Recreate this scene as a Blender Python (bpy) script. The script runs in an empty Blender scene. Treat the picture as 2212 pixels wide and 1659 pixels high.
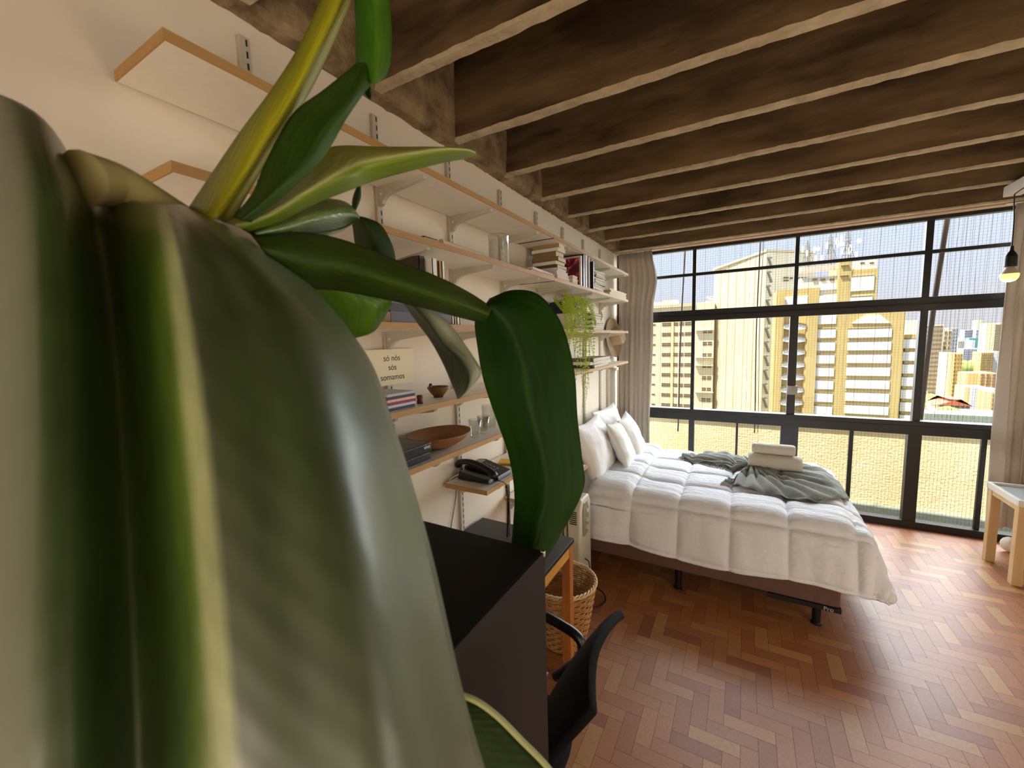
import bpy, bmesh, math, random
from mathutils import Vector, Matrix, noise
R=random.Random(7)
PI=math.pi
scene=bpy.context.scene
COL=scene.collection
# ---------------------------------------------------------------- camera
W_,H_=2212,1659
YAW,PITCH,ROLL,FPX=-.51797947,.10384215,-.02672996,879.82
CAMH=1.75
def _basis():
    ca,sa=math.cos(YAW),math.sin(YAW)
    f=Vector((sa*math.cos(PITCH),ca*math.cos(PITCH),-math.sin(PITCH)))
    r=Vector((ca,-sa,0)); u=r.cross(f)
    r2=r*math.cos(ROLL)+u*math.sin(ROLL); u2=-r*math.sin(ROLL)+u*math.cos(ROLL)
    return r2,u2,-f
CR,CU,CB=_basis()
cam=bpy.data.cameras.new('camera'); camo=bpy.data.objects.new('camera',cam); COL.objects.link(camo)
cam.sensor_fit='HORIZONTAL'; cam.sensor_width=36; cam.lens=36*FPX/W_
cam.clip_start=.01; cam.clip_end=3000
m=Matrix.Identity(4)
for i,v in enumerate((CR,CU,CB)):
    for k in range(3): m[k][i]=v[k]
m.translation=(0,0,CAMH); camo.matrix_world=m
cam.dof.use_dof=True; cam.dof.focus_distance=2.6; cam.dof.aperture_fstop=6.0
scene.camera=camo
def ray(px,py):
    return CR*((px-W_/2)/FPX)+CU*(-(py-H_/2)/FPX)-CB
def dep(px,py,d):            # point at depth d along the view axis
    return Vector((0,0,CAMH))+ray(px,py)*d
def at(px,py,ax,val):        # point on an axis-aligned plane of the place
    r=ray(px,py); c=Vector((0,0,CAMH)); return c+r*((val-c[ax])/r[ax])
# ---------------------------------------------------------------- world, suns, exposure
scene.view_settings.view_transform='Standard'; scene.view_settings.look='None'
scene.view_settings.exposure=0.2; scene.view_settings.gamma=1; scene.view_settings.use_curve_mapping=False
wd=bpy.data.worlds.new('sky'); scene.world=wd; wd.use_nodes=True
nt=wd.node_tree; bg=nt.nodes['Background']
tc=nt.nodes.new('ShaderNodeTexCoord'); sp=nt.nodes.new('ShaderNodeSeparateXYZ'); rp=nt.nodes.new('ShaderNodeValToRGB')
nt.links.new(tc.outputs['Generated'],sp.inputs[0]); nt.links.new(sp.outputs['Z'],rp.inputs[0]); nt.links.new(rp.outputs[0],bg.inputs[0])
e=rp.color_ramp.elements; e[0].position=0; e[0].color=(.60,.57,.60,1); e[1].position=.32; e[1].color=(.60,.70,.88,1)
x=rp.color_ramp.elements.new(.1); x.color=(.61,.64,.74,1)
bg.inputs[1].default_value=1.2
def sun(name,direction,strength,angle,color):
    l=bpy.data.lights.new(name,'SUN'); l.energy=strength; l.angle=math.radians(angle); l.color=color
    o=bpy.data.objects.new(name,l); COL.objects.link(o)
    o.rotation_euler=Vector(direction).to_track_quat('-Z','Y').to_euler(); o.location=(0,0,30); return o
sun('sun',(.36,.23,-.90),11.5,1.0,(1,.95,.85))
sun('sky_boost',(-.10,-.96,-.12),25.0,125,(.93,.96,1.0))  # added broad sun, strengthens the sky light coming in at the window
def fill_light(p,w):  # unseen fill lights added to brighten surfaces that face the camera
    l=bpy.data.lights.new('fill_light','POINT'); l.energy=w; l.color=(1,.90,.76); l.shadow_soft_size=.45; l.specular_factor=.15
    o=bpy.data.objects.new('fill_light',l); COL.objects.link(o); o.location=p
for p,w in (((1.95,1.1,.9),25),((1.2,-1.4,.8),46),((-.3,-2.0,.8),40)): fill_light(p,w)
# ---------------------------------------------------------------- materials
def lin(h):
    if isinstance(h,str):
        h=h.lstrip('#'); c=[int(h[i:i+2],16)/255 for i in (0,2,4)]
        return tuple([(v/12.92 if v<=.04045 else ((v+.055)/1.055)**2.4) for v in c]+[1])
    return tuple(h)+(1,)
MATS={}
def M(name,col,rough=.6,metal=0,col2=None,nscale=6,ncontrast=.5,bump=0,bscale=60,bdist=.002,spec=.5,emit=0,coat=0,stretch=None,detail=6,trans=0,sheen=0):
    if name in MATS: return MATS[name]
    mt=bpy.data.materials.new(name); MATS[name]=mt; mt.use_nodes=True
    t=mt.node_tree; b=t.nodes['Principled BSDF']; b.inputs['Roughness'].default_value=rough; b.inputs['Metallic'].default_value=metal
    b.inputs['Specular IOR Level'].default_value=spec; b.inputs['Base Color'].default_value=lin(col)
    if coat: b.inputs['Coat Weight'].default_value=coat; b.inputs['Coat Roughness'].default_value=.15
    if sheen: b.inputs['Sheen Weight'].default_value=sheen
    co=t.nodes.new('ShaderNodeTexCoord'); vec=co.outputs['Object']
    if stretch:
        mp=t.nodes.new('ShaderNodeMapping'); mp.inputs['Scale'].default_value=stretch; t.links.new(vec,mp.inputs[0]); vec=mp.outputs[0]
    if col2:
        n=t.nodes.new('ShaderNodeTexNoise'); n.inputs['Scale'].default_value=nscale; n.inputs['Detail'].default_value=detail; n.inputs['Roughness'].default_value=.6
        t.links.new(vec,n.inputs['Vector'])
        r=t.nodes.new('ShaderNodeValToRGB'); r.color_ramp.elements[0].position=.5-ncontrast/2; r.color_ramp.elements[1].position=.5+ncontrast/2
        r.color_ramp.elements[0].color=lin(col); r.color_ramp.elements[1].color=lin(col2)
        t.links.new(n.outputs['Fac'],r.inputs[0]); t.links.new(r.outputs[0],b.inputs['Base Color'])
    if bump:
        n=t.nodes.new('ShaderNodeTexNoise'); n.inputs['Scale'].default_value=bscale; n.inputs['Detail'].default_value=5
        t.links.new(vec,n.inputs['Vector']); bp=t.nodes.new('ShaderNodeBump'); bp.inputs['Strength'].default_value=bump; bp.inputs['Distance'].default_value=bdist
        t.links.new(n.outputs['Fac'],bp.inputs['Height']); t.links.new(bp.outputs[0],b.inputs['Normal'])
    if emit:
        b.inputs['Emission Color'].default_value=lin(col); b.inputs['Emission Strength'].default_value=emit
    if trans:
        tr=t.nodes.new('ShaderNodeBsdfTranslucent'); tr.inputs[0].default_value=lin(col); mx=t.nodes.new('ShaderNodeMixShader'); mx.inputs[0].default_value=trans
        t.links.new(b.outputs[0],mx.inputs[1]); t.links.new(tr.outputs[0],mx.inputs[2]); t.links.new(mx.outputs[0],t.nodes['Material Output'].inputs[0])
    return mt
def glassmat(name,tint=(.97,.985,.98),edge=.06,rough=.02):
    if name in MATS: return MATS[name]
    mt=bpy.data.materials.new(name); MATS[name]=mt; mt.use_nodes=True; t=mt.node_tree
    t.nodes.remove(t.nodes['Principled BSDF'])
    a=t.nodes.new('ShaderNodeBsdfTransparent'); a.inputs[0].default_value=(*tint,1)
    g=t.nodes.new('ShaderNodeBsdfGlossy'); g.inputs['Roughness'].default_value=rough
    lw=t.nodes.new('ShaderNodeLayerWeight'); lw.inputs[0].default_value=.25; f=t.nodes.new('ShaderNodeMapRange'); f.inputs[1].default_value=0; f.inputs[2].default_value=1; f.inputs[3].default_value=.004; f.inputs[4].default_value=edge; t.links.new(lw.outputs['Facing'],f.inputs[0])
    mx=t.nodes.new('ShaderNodeMixShader')
    t.links.new(f.outputs[0],mx.inputs[0]); t.links.new(a.outputs[0],mx.inputs[1]); t.links.new(g.outputs[0],mx.inputs[2])
    t.links.new(mx.outputs[0],t.nodes['Material Output'].inputs[0]); return mt
# ---------------------------------------------------------------- mesh builder
class MB:
    def __init__(s): s.v=[]; s.f=[]; s.mi=[]; s.uv={}
    def add(s,vs,fs,mi=0):
        o=len(s.v); s.v+= [Vector(p) for p in vs]
        for f in fs: s.f.append([i+o for i in f]); s.mi.append(mi)
    def box(s,x0,x1,y0,y1,z0,z1,mi=0,M_=None):
        vs=[Vector((x,y,z)) for z in (z0,z1) for y in (y0,y1) for x in (x0,x1)]
        if M_ is not None: vs=[M_@p for p in vs]
        s.add(vs,[(0,2,3,1),(4,5,7,6),(0,1,5,4),(1,3,7,5),(3,2,6,7),(2,0,4,6)],mi); return s
    def bar(s,a,b,w,h=None,mi=0,up=(0,0,1)):
        a=Vector(a); b=Vector(b); h=h or w; d=(b-a).normalized(); u=Vector(up)
        if abs(d.dot(u))>.95: u=Vector((1,0,0))
        r=d.cross(u).normalized(); u=r.cross(d)
        vs=[p+r*sx*w/2+u*sz*h/2 for p in (a,b) for sx,sz in ((-1,-1),(1,-1),(1,1),(-1,1))]
        s.add(vs,[(0,1,2,3)[::-1],(4,5,6,7),(0,1,5,4),(1,2,6,5),(2,3,7,6),(3,0,4,7)],mi); return s
    def tube(s,pts,rad,n=8,mi=0,cap=True,flat=1.0):
        pts=[Vector(p) for p in pts]; N=len(pts)
        rs=rad if isinstance(rad,(list,tuple)) else [rad]*N
        d0=(pts[1]-pts[0]).normalized(); u=Vector((0,0,1)) if abs(d0.z)<.9 else Vector((1,0,0))
        r=d0.cross(u).normalized(); vs=[]
        for i,p in enumerate(pts):
            d=(pts[min(i+1,N-1)]-pts[max(i-1,0)]).normalized()
            r=(r-d*r.dot(d)).normalized(); q=d.cross(r)
            for k in range(n):
                a=2*PI*k/n; vs.append(p+(r*math.cos(a)+q*math.sin(a)*flat)*rs[i])
        fs=[(i*n+k,i*n+(k+1)%n,(i+1)*n+(k+1)%n,(i+1)*n+k) for i in range(N-1) for k in range(n)]
        if cap: fs+= [tuple(range(n))[::-1],tuple((N-1)*n+k for k in range(n))]
        s.add(vs,fs,mi); return s
    def lathe(s,prof,c=(0,0,0),n=24,mi=0,sx=1,sy=1,M_=None):
        c=Vector(c); vs=[]
        for r,z in prof:
            for k in range(n):
                a=2*PI*k/n; p=Vector((r*math.cos(a)*sx,r*math.sin(a)*sy,z)); vs.append((M_@p if M_ is not None else p)+c)
        fs=[(i*n+k,i*n+(k+1)%n,(i+1)*n+(k+1)%n,(i+1)*n+k) for i in range(len(prof)-1) for k in range(n)]
        s.add(vs,fs,mi); return s
    def grid(s,P,mi=0,uv=True):
        nu=len(P); nv=len(P[0]); o=len(s.v); base=len(s.f)
        s.v+=[Vector(p) for r in P for p in r]
        for i in range(nu-1):
            for j in range(nv-1):
                s.f.append([o+i*nv+j,o+(i+1)*nv+j,o+(i+1)*nv+j+1,o+i*nv+j+1]); s.mi.append(mi)
                if uv: s.uv[len(s.f)-1]=[(j/(nv-1),i/(nu-1)),(j/(nv-1),(i+1)/(nu-1)),((j+1)/(nv-1),(i+1)/(nu-1)),((j+1)/(nv-1),i/(nu-1))]
        return s
    def prism(s,poly,axis,a,b,mi=0,M_=None):   # poly of 2-D points in the two other axes
        def mk(p,t):
            q=[0,0,0]; k=[i for i in range(3) if i!=axis]; q[k[0]]=p[0]; q[k[1]]=p[1]; q[axis]=t; q=Vector(q); return M_@q if M_ is not None else q
        n=len(poly); vs=[mk(p,a) for p in poly]+[mk(p,b) for p in poly]
        s.add(vs,[tuple(range(n)),tuple(range(n,2*n))[::-1]]+[(i,i+n,(i+1)%n+n,(i+1)%n) for i in range(n)],mi); return s
    def build(s,name,mats,parent=None,smooth=False,bevel=0,solid=0,sub=0,local=False,fix=True):
        me=bpy.data.meshes.new(name); vs=s.v
        if parent is not None and not local:
            inv=world_of(parent).inverted(); vs=[inv@p for p in vs]
        me.from_pydata([tuple(p) for p in vs],[],s.f)
        if not isinstance(mats,(list,tuple)): mats=[mats]
        for m_ in mats: me.materials.append(m_)
        me.polygons.foreach_set('material_index',s.mi)
        if s.uv:
            l=me.uv_layers.new(name='UVMap')
            for fi,us in s.uv.items():
                for li,u in zip(me.polygons[fi].loop_indices,us): l.data[li].uv=u
        if fix:
            bm=bmesh.new(); bm.from_mesh(me); bmesh.ops.recalc_face_normals(bm,faces=bm.faces); bm.to_mesh(me); bm.free()
        if smooth: me.polygons.foreach_set('use_smooth',[True]*len(me.polygons))
        me.update()
        o=bpy.data.objects.new(name,me); COL.objects.link(o)
        if parent is not None: o.parent=parent
        if solid: q=o.modifiers.new('thickness','SOLIDIFY'); q.thickness=solid; q.offset=0
        if sub: q=o.modifiers.new('smooth','SUBSURF'); q.levels=sub; q.render_levels=sub
        if bevel: q=o.modifiers.new('bevel','BEVEL'); q.width=bevel; q.segments=2; q.limit_method='ANGLE'
        return o
def world_of(o):
    m_=Matrix.LocRotScale(o.location,o.rotation_euler,o.scale)
    return world_of(o.parent)@m_ if o.parent else m_
def tag(o,label,cat,group=None,kind=None):
    if label: o['label']=label
    if cat: o['category']=cat
    if group: o['group']=group
    if kind: o['kind']=kind
    return o
def thing(name,label,cat,loc,rz=0,group=None):
    o=bpy.data.objects.new(name,None); o.empty_display_size=.05; COL.objects.link(o); o.location=loc; o.rotation_euler=(0,0,rz)
    return tag(o,label,cat,group)
def struct(o): o['kind']='structure'; return o
def catmull(P,t):
    n=len(P); i=min(int(t),n-2); f=t-i
    p1,p2=P[i],P[i+1]; p0=P[i-1] if i>0 else p1*2-p2; p3=P[i+2] if i+2<n else p2*2-p1
    return .5*((2*p1)+(p2-p0)*f+(2*p0-5*p1+4*p2-p3)*f*f+(3*p1-p0-3*p2+p3)*f**3)
def smoothpath(P,n): 
    P=[Vector(p) for p in P]; return [catmull(P,(len(P)-1)*i/(n-1)) for i in range(n)]
def loft(st,nu=30,nv=13):
    rows=[[catmull(r,(len(r)-1)*j/(nv-1)) for j in range(nv)] for r in st]
    return [[catmull([rows[k][j] for k in range(len(rows))],(len(rows)-1)*i/(nu-1)) for j in range(nv)] for i in range(nu)]
def copy_tree(o,parent=None):
    c=o.copy(); COL.objects.link(c)
    if parent is not None: c.parent=parent
    for ch in list(o.children): copy_tree(ch,c)
    return c
ORD=['first','second','third','fourth','fifth','sixth','seventh','eighth','ninth','tenth','eleventh','twelfth','thirteenth','fourteenth']
# ---------------------------------------------------------------- shared materials
white_wall=M('painted_plaster','#ece3d2',.85,col2='#e4d9c6',nscale=1.5,bump=.08,bscale=90)
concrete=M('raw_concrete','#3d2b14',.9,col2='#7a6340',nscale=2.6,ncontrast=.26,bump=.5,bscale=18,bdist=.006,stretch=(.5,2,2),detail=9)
soffit=M('lit_concrete_soffit','#9c8c70',.9,col2='#c8b898',nscale=14,ncontrast=.5,bump=.9,bscale=30,bdist=.008,detail=9)  # lighter copy of the concrete: light on the rib undersides as colour
black_steel=M('black_painted_steel','#0d0d0c',.45,bump=.15,bscale=40)
laminate=M('greige_laminate','#efe9dc',.42,col2='#e8e0d0',nscale=30)
ply=M('plywood_edge','#c29a62',.6,col2='#a88048',nscale=60,stretch=(1,.15,6))
grey_steel=M('cream_grey_steel','#c2bbab',.5)
white_gloss=M('white_enamel','#f2efe8',.3)
black_plastic=M('black_plastic','#0b0c0d',.35)
oak=M('pale_pine','#d9b98a',.5,col2='#c9a26c',nscale=5,stretch=(6,6,.6))
amber=M('amber_pine','#b5712f',.5,col2='#8f4f1c',nscale=5,stretch=(8,8,.7))
# ================================================================ ROOM
XL,XR,YN,YF=-1.2873,2.35,-2.6,4.80
ZC=2.70
# floor: herringbone blocks
def floor_():
    mt=bpy.data.materials.new('parquet'); mt.use_nodes=True; t=mt.node_tree; b=t.nodes['Principled BSDF']
    at_=t.nodes.new('ShaderNodeAttribute'); at_.attribute_name='tone'
    uv=t.nodes.new('ShaderNodeUVMap'); uv.uv_map='UVMap'
    mp=t.nodes.new('ShaderNodeMapping'); mp.inputs['Scale'].default_value=(1.2,16,1); t.links.new(uv.outputs[0],mp.inputs[0])
    n=t.nodes.new('ShaderNodeTexNoise'); n.inputs['Scale'].default_value=9; n.inputs['Detail'].default_value=7; n.inputs['Roughness'].default_value=.65; t.links.new(mp.outputs[0],n.inputs['Vector'])
    r=t.nodes.new('ShaderNodeMapRange'); r.inputs[1].default_value=.3; r.inputs[2].default_value=.7; r.inputs[3].default_value=.62; r.inputs[4].default_value=1.25
    t.links.new(n.outputs['Fac'],r.inputs[0])
    mx=t.nodes.new('ShaderNodeVectorMath'); mx.operation='SCALE'; t.links.new(at_.outputs['Color'],mx.inputs[0]); t.links.new(r.outputs[0],mx.inputs['Scale'])
    t.links.new(mx.outputs[0],b.inputs['Base Color']); b.inputs['Roughness'].default_value=.42
    b.inputs['Specular IOR Level'].default_value=.5; b.inputs['Coat Weight'].default_value=.4; b.inputs['Coat Roughness'].default_value=.4
    bp=t.nodes.new('ShaderNodeBump'); bp.inputs['Strength'].default_value=.12; bp.inputs['Distance'].default_value=.001; t.links.new(n.outputs['Fac'],bp.inputs['Height']); t.links.new(bp.outputs[0],b.inputs['Normal'])
    gap=M('parquet_gap','#2a1408',.8)
    w=.067; Ln=3; rr=random.Random(3); V=[];F=[];C=[];UV=[]
    pal=['#a66b3a','#9f6235','#ab713e','#965932','#a26439','#9a5d36','#a86c3d','#8f522e','#af7a44','#a36839','#9c5f34','#a4683d','#9f643a','#b08048']
    def clip(x0,x1,y0,y1,hor):
        x0=max(x0,XL-.02);x1=min(x1,XR);y0=max(y0,YN);y1=min(y1,YF+.02)
        if x1-x0<.004 or y1-y0<.004: return
        g=.0006; o=len(V); V.extend([(x0+g,y0+g,0),(x1-g,y0+g,0),(x1-g,y1-g,0),(x0+g,y1-g,0)]); F.append((o,o+1,o+2,o+3))
        c=lin(rr.choice(pal)); k=rr.uniform(.92,1.08); C.append((c[0]*k,c[1]*k,c[2]*k,1)); ox,oy=rr.uniform(0,50),rr.uniform(0,50)
        L,Wd=(x1-x0,y1-y0) if hor else (y1-y0,x1-x0)
        q=[(0,0),(L,0),(L,Wd),(0,Wd)] if hor else [(0,0),(0,Wd),(L,Wd),(L,0)]
        UV.append([(a*4+ox,b_*4+oy) for a,b_ in q])
    for a in range(-90,120):
        for b_ in range(-25,25):
            ox=(a+Ln*b_)*w+.035; oy=(a-Ln*b_)*w-.04
            if not(-2<ox<3 and -3.2<oy<5.4): continue
            clip(ox,ox+Ln*w,oy,oy+w,True); clip(ox,ox+w,oy+w,oy+(Ln+1)*w,False)
    me=bpy.data.meshes.new('floor'); me.from_pydata(V,[],F); me.materials.append(mt)
    ca=me.color_attributes.new('tone','FLOAT_COLOR','CORNER'); l=me.uv_layers.new(name='UVMap')
    for i,p in enumerate(me.polygons):
        for k,li in enumerate(p.loop_indices): ca.data[li].color=C[i]; l.data[li].uv=UV[i][k]
    # slab under the blocks, showing as the dark joints
    o=len(V); me.update(); ob=bpy.data.objects.new('floor',me); COL.objects.link(ob); struct(ob)
    bm=bmesh.new(); bm.from_mesh(me)
    x0,x1,y0,y1=XL-.15,XR+.15,YN-.15,YF+.1
    vs=[bm.verts.new(p) for p in ((x0,y0,-.0015),(x1,y0,-.0015),(x1,y1,-.0015),(x0,y1,-.0015),(x0,y0,-.2),(x1,y0,-.2),(x1,y1,-.2),(x0,y1,-.2))]
    for q in ((0,1,2,3),(7,6,5,4),(0,4,5,1),(1,5,6,2),(2,6,7,3),(3,7,4,0)):
        f=bm.faces.new([vs[i] for i in q]); f.material_index=1
    bm.to_mesh(me); bm.free(); me.materials.append(gap)
floor_()
struct(MB().box(XL-.15,XL,YN-.15,YF+.12,-.2,3.2).build('wall_left',white_wall))
struct(MB().box(XR,XR+.15,YN-.15,YF+.12,-.2,3.2).build('wall_right',white_wall))
struct(MB().box(XL,XR,YN-.15,YN,-.2,3.2).build('wall_back',white_wall))
# ceiling: slab, edge beams, ribs (rough hand-poured)
def rough_beam(mb,x0,x1,y0,y1,z0,z1,seed,nx=160,mi_side=0,mi_bot=1):
    rows=[]
    prof=[(y0,z1),(y0,z0+(z1-z0)*.5),(y0,z0+.012),(y0+.006,z0),(y1-.006,z0),(y1,z0+.012),(y1,z0+(z1-z0)*.5),(y1,z1)]
    for i in range(nx+1):
        xx=x0+(x1-x0)*i/nx; r=[]
        for k,(yy,zz) in enumerate(prof):
            n1=noise.noise(Vector((xx*3.1,seed*7.3,k*.05))); n2=noise.noise(Vector((xx*17,seed*3.1+5,k*.9)))
            a=.005*n1+.0035*n2 if 1<k<6 else .004*n1
            r.append((xx,yy+(a if k<4 else -a*.4),zz+(abs(n2)*.006+.004*n1 if 1<k<6 else 0)))
        rows.append(r)
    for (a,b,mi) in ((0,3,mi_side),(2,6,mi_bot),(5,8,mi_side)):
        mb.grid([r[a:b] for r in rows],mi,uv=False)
cl=MB(); cl.box(XL-.15,XR+.15,YN-.15,YF+.12,3.07,3.22)
RIBS=[-2.67+.48*k for k in range(15)]
ribs=[1.17+.48*k for k in range(-7,7)]
for k,yy in enumerate(ribs): rough_beam(cl,XL+.05,XR,yy,yy+.048,ZC,3.08,k+1)
cl.build('ceiling',[concrete,soffit],smooth=False,fix=True); struct(bpy.data.objects['ceiling'])
eb=MB()
P=[]
for i in range(260):
    yy=YN+(4.6-YN)*i/259; r=[]
    for (xx,zz) in ((XL+.001,ZC-.004),(XL+.05,ZC-.002),(XL+.072,ZC+.01),(XL+.078,ZC+.18),(XL+.08,3.08)):
        n1=noise.noise(Vector((yy*9,zz*6,2.2))); n2=noise.noise(Vector((yy*30,xx*40,7)))
        r.append((xx+(.012*n1 if xx>XL+.01 else 0),yy,zz+.008*n2*(zz<ZC+.05)))
    P.append(r)
eb.grid(P,0,uv=False); struct(eb.build('trim_1',[M('edge_beam_concrete','#5d4c33',.95,col2='#a58f6c',nscale=9,ncontrast=.35,bump=1,bscale=35,bdist=.01,detail=10)]))
lt=MB(); rough_beam(lt,XL+.02,XR,4.60,4.66,ZC-.005,3.08,31)
lt.box(XL,XR,4.66,YF+.12,2.72,3.1,2)
lt.box(XL,XR,4.68,YF-.03,2.69,2.722,3)
struct(lt.build('trim_2',[concrete,soffit,M('lintel_plaster','#a8876c',.9,col2='#c9ab8d',nscale=10,bump=.4,bscale=40),M('lintel_plaster_edge','#bd9a80',.9)]))
struct(MB().box(XL,XL+.012,YN,YF,0,.07).build('baseboard_left',white_gloss))
struct(MB().box(XR-.012,XR,YN,YF,0,.07).build('baseboard_right',white_gloss))
# ---------------- window
wn=bpy.data.objects.new('window_1',None); COL.objects.link(wn); wn.location=(0,YF,0); struct(wn)
wf=MB()
def vb(x,w,z0,z1,d=.05): wf.box(x-w/2,x+w/2,YF-d/2,YF+d/2,z0,z1)
def hb(z0,z1,d=.055): wf.box(XL,XR,YF-d/2,YF+d/2,z0,z1)
hb(0,.062,.09); hb(.845,.925,.075); hb(.925,.968,.10); hb(1.918,1.975,.09); hb(1.985,2.032,.07); wf.box(XL,XR,YF-.03,YF+.03,1.97,1.99); hb(2.66,2.70,.06); wf.box(XL,XR,YF-.016,YF+.016,2.39,2.42)
for x_,a,b,c in ((-.475,.036,.034,.055),(.415,.034,.068,.145),(1.325,.048,.05,.09),(2.2,.04,.05,.09)):
    vb(x_,a,2.02,2.67,.045); vb(x_,b,.96,1.93,.06); vb(x_,c,.05,.86,.07)
for x_,c in ((-.038,.022),(.896,.032),(1.755,.034)): vb(x_,c,.05,.86,.03)
vb(XL+.02,.04,0,2.7,.06); vb(XR-.02,.04,0,2.7,.06)
wf.build('window_frame',black_steel,wn,bevel=.003)
lp=MB().box(.383,.463,YF-.06,YF-.034,1.165,1.252); lp.box(.42,.426,YF-.064,YF-.06,1.17,1.247)
o=lp.build('latch_plate',M('grey_metal_plate','#8d8780',.4,.3),wn,bevel=.004); o['label']='small grey latch plate on the central mullion'
MB().box(XL,XR,YF+.002,YF+.006,.03,2.68).build('glass_panes',glassmat('window_glass'),wn)
# ---------------- balcony outside and net
conc2=M('balcony_grey_cement','#7d8680',.8,col2='#6c7671',nscale=12)
parm=M('cream_stucco','#f4e6bf',.95,col2='#e6d09c',nscale=2.2,ncontrast=.6,bump=.6,bscale=45,bdist=.01)
tag(MB().box(-3.5,4.5,YF+.12,6.06,-.5,-.19).build('balcony_floor',conc2),None,None,kind='structure')
tag(MB().box(-3.5,4.5,5.86,6.06,-.19,.70).box(-3.5,4.5,5.83,6.09,.70,.735).build('balcony_wall',parm),None,None,kind='structure')
net=thing('safety_net','fine square-mesh safety net stretched across the outside of the window','net',(.5,4.9,0))
nb=MB(); wth=.0005
YNT=4.90
k=-1.24
while k<2.3: nb.box(k-wth,k+wth,YNT-wth,YNT+wth,-.15,2.85); k+=.0245
k=-.13
while k<2.85: nb.box(-1.26,2.32,YNT-wth*.8,YNT+wth*.8,k-wth*.8,k+wth*.8); k+=.0245
nb.build('mesh',M('net_cord','#5a5044',1,spec=0),net)
rn=random.Random(11)
sb=MB()
for px_ in [-.95,-.83,-.72,-.6,-.38,-.24,-.1,-.05,.03,.13,.26,.34,.52,.62,.72,.83,.92,1.04,1.14,1.24,1.48,1.5,1.53,1.56,1.58,1.62,1.66,1.72,1.79,1.86]:
    pts=[(px_+.004*math.sin(z*5+px_*40)+.006*noise.noise(Vector((px_*9,z*2,0))),YNT+.01,.98+z) for z in [i*.15 for i in range(13)]]
    sb.tube(pts,.0009,5)
sb.build('net_crease',M('grey_crease','#6b6866',1,spec=0),net)  # thin tubes standing in for the dark vertical creases of the net
for (a,b,r_) in (((2052,436),(1988,905),.020),((1480,543),(1466,892),.008),((1643,518),(1631,892),.006),((1650,516),(1638,892),.003)):
    A=at(a[0],a[1],1,5.05); B=at(b[0],b[1],1,5.05)
    mid=(A+B)/2+Vector((-.012,0,0)); d_=(A-B)*.12
    MB().tube(smoothpath([A+d_,A,mid,B,B-d_],16),r_,8).build('net_pole',M('taupe_pole','#5d534c',.7),net,smooth=True)
# ================================================================ OUTSIDE: towers and city
BY=130.0
cream=M('sunlit_cream_render','#dbd3bb',.9,col2='#cfc3a2',nscale=.12,ncontrast=.5)
beige=M('stained_beige_render','#d3c6aa',.9,col2='#c2b190',nscale=.25,ncontrast=.6,stretch=(1,1,.3))
whit=M('white_render','#dedac9',.9,col2='#d2ccb5',nscale=.2)
yell=M('ochre_yellow_tile','#c8b074',.8,col2='#bea468',nscale=.4)
panel=M('white_spandrel_panel','#e9e6dc',.7)
dwin=M('brown_shaded_window','#6a563c',.5)
gwin=M('grey_window_band','#7d7a78',.5)
drain=M('green_grey_pipe','#9fa58c',.7)
def bpt(px,py,Y=BY): return at(px,py,1,Y)
def cbox(mb,px0,px1,py0,py1,Y,d,mi=0,row=None,zb=None):
    a=at(px0,row or (py0+py1)/2,1,Y); b=at(px1,row or (py0+py1)/2,1,Y); zc=(px0+px1)/2
    z1=at(zc,py0,1,Y).z; z0=zb if zb is not None else at(zc,py1,1,Y).z
    mb.box(a.x,b.x,Y-d[0],Y+d[1],z0,z1,mi); return a.x,b.x,z0,z1
GRD=-62
def bld(name,label,px0,px1,py0,Y,depth,mt,row=None,rz=0):
    a=at(px0,row or py0+40,1,Y).x; b=at(px1,row or py0+40,1,Y).x; z=at((px0+px1)/2,py0,1,Y).z
    t=thing(name,label,'building',((a+b)/2,Y,GRD))
    MB().box(a,b,Y,Y+depth,GRD,z).build('walls',mt,t)
    return t,a,b,z
def windows(t,name,mt,xs,zs,w,h,Y,d=.12,double=False):
    me=None
    for z in zs:
        for x_ in xs:
            if me is None:
                m_=MB()
                if double: m_.box(-w/2,w/2,-d,d*.5,h*.12,h/2); m_.box(-w/2,w/2,-d,d*.5,-h/2,-h*.12)
                else: m_.box(-w/2,w/2,-d,d*.5,-h/2,h/2)
                o=m_.build(name,mt,t,local=True); me=o
            else: o=me.copy(); COL.objects.link(o)
            o.location=(x_-t.location.x,Y-t.location.y,z-t.location.z)
# --- far left office block with rows of paired slit windows
Y1=165.
t1,xa,xb,zt=bld('office_building','long cream office block with rows of small brown slit windows at far left',1385,1540,662,Y1,20,cream,row=760)
par=MB(); par.box(xa,xb,Y1-.4,Y1+.3,zt-.2,zt+.9); par.build('parapet',beige,t1)
ph=MB(); cbox(ph,1432,1460,648,668,Y1+4,(0,8)); cbox(ph,1405,1432,653,668,Y1+4,(0,8)); ph.build('penthouse',cream,t1)
rows=[at(1480,699+22.2*k,1,Y1).z for k in range(9)]
xs=[at(p,780,1,Y1).x for p in (1434,1444,1459,1471,1483,1492)]
windows(t1,'window',dwin,xs,rows,1.55,1.15,Y1,double=True)
windows(t1,'window',dwin,[at(1412,780,1,Y1).x],rows,1.2,.45,Y1)
windows(t1,'window',dwin,[at(p,780,1,Y1-3).x for p in (1521.5,1532.5)],[at(1525,q,1,Y1-3).z for q in (716,742,767,791,816,841,864)],1.35,1.2,Y1-3,double=True)
rw=MB(); cbox(rw,1503,1541,655,900,Y1-3,(0,6),zb=GRD); 
for q in (712,771,788,846): cbox(rw,1502,1541,q,q+2,Y1-3,(.9,.1))
rw.build('stair_wing',cream,t1)
cp=MB(); cbox(cp,1449,1454,690,900,Y1,(.3,.1)); cp.build('column_stripe',M('salmon_render','#f0cf9e',.9),t1)
dd=MB(); 
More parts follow.
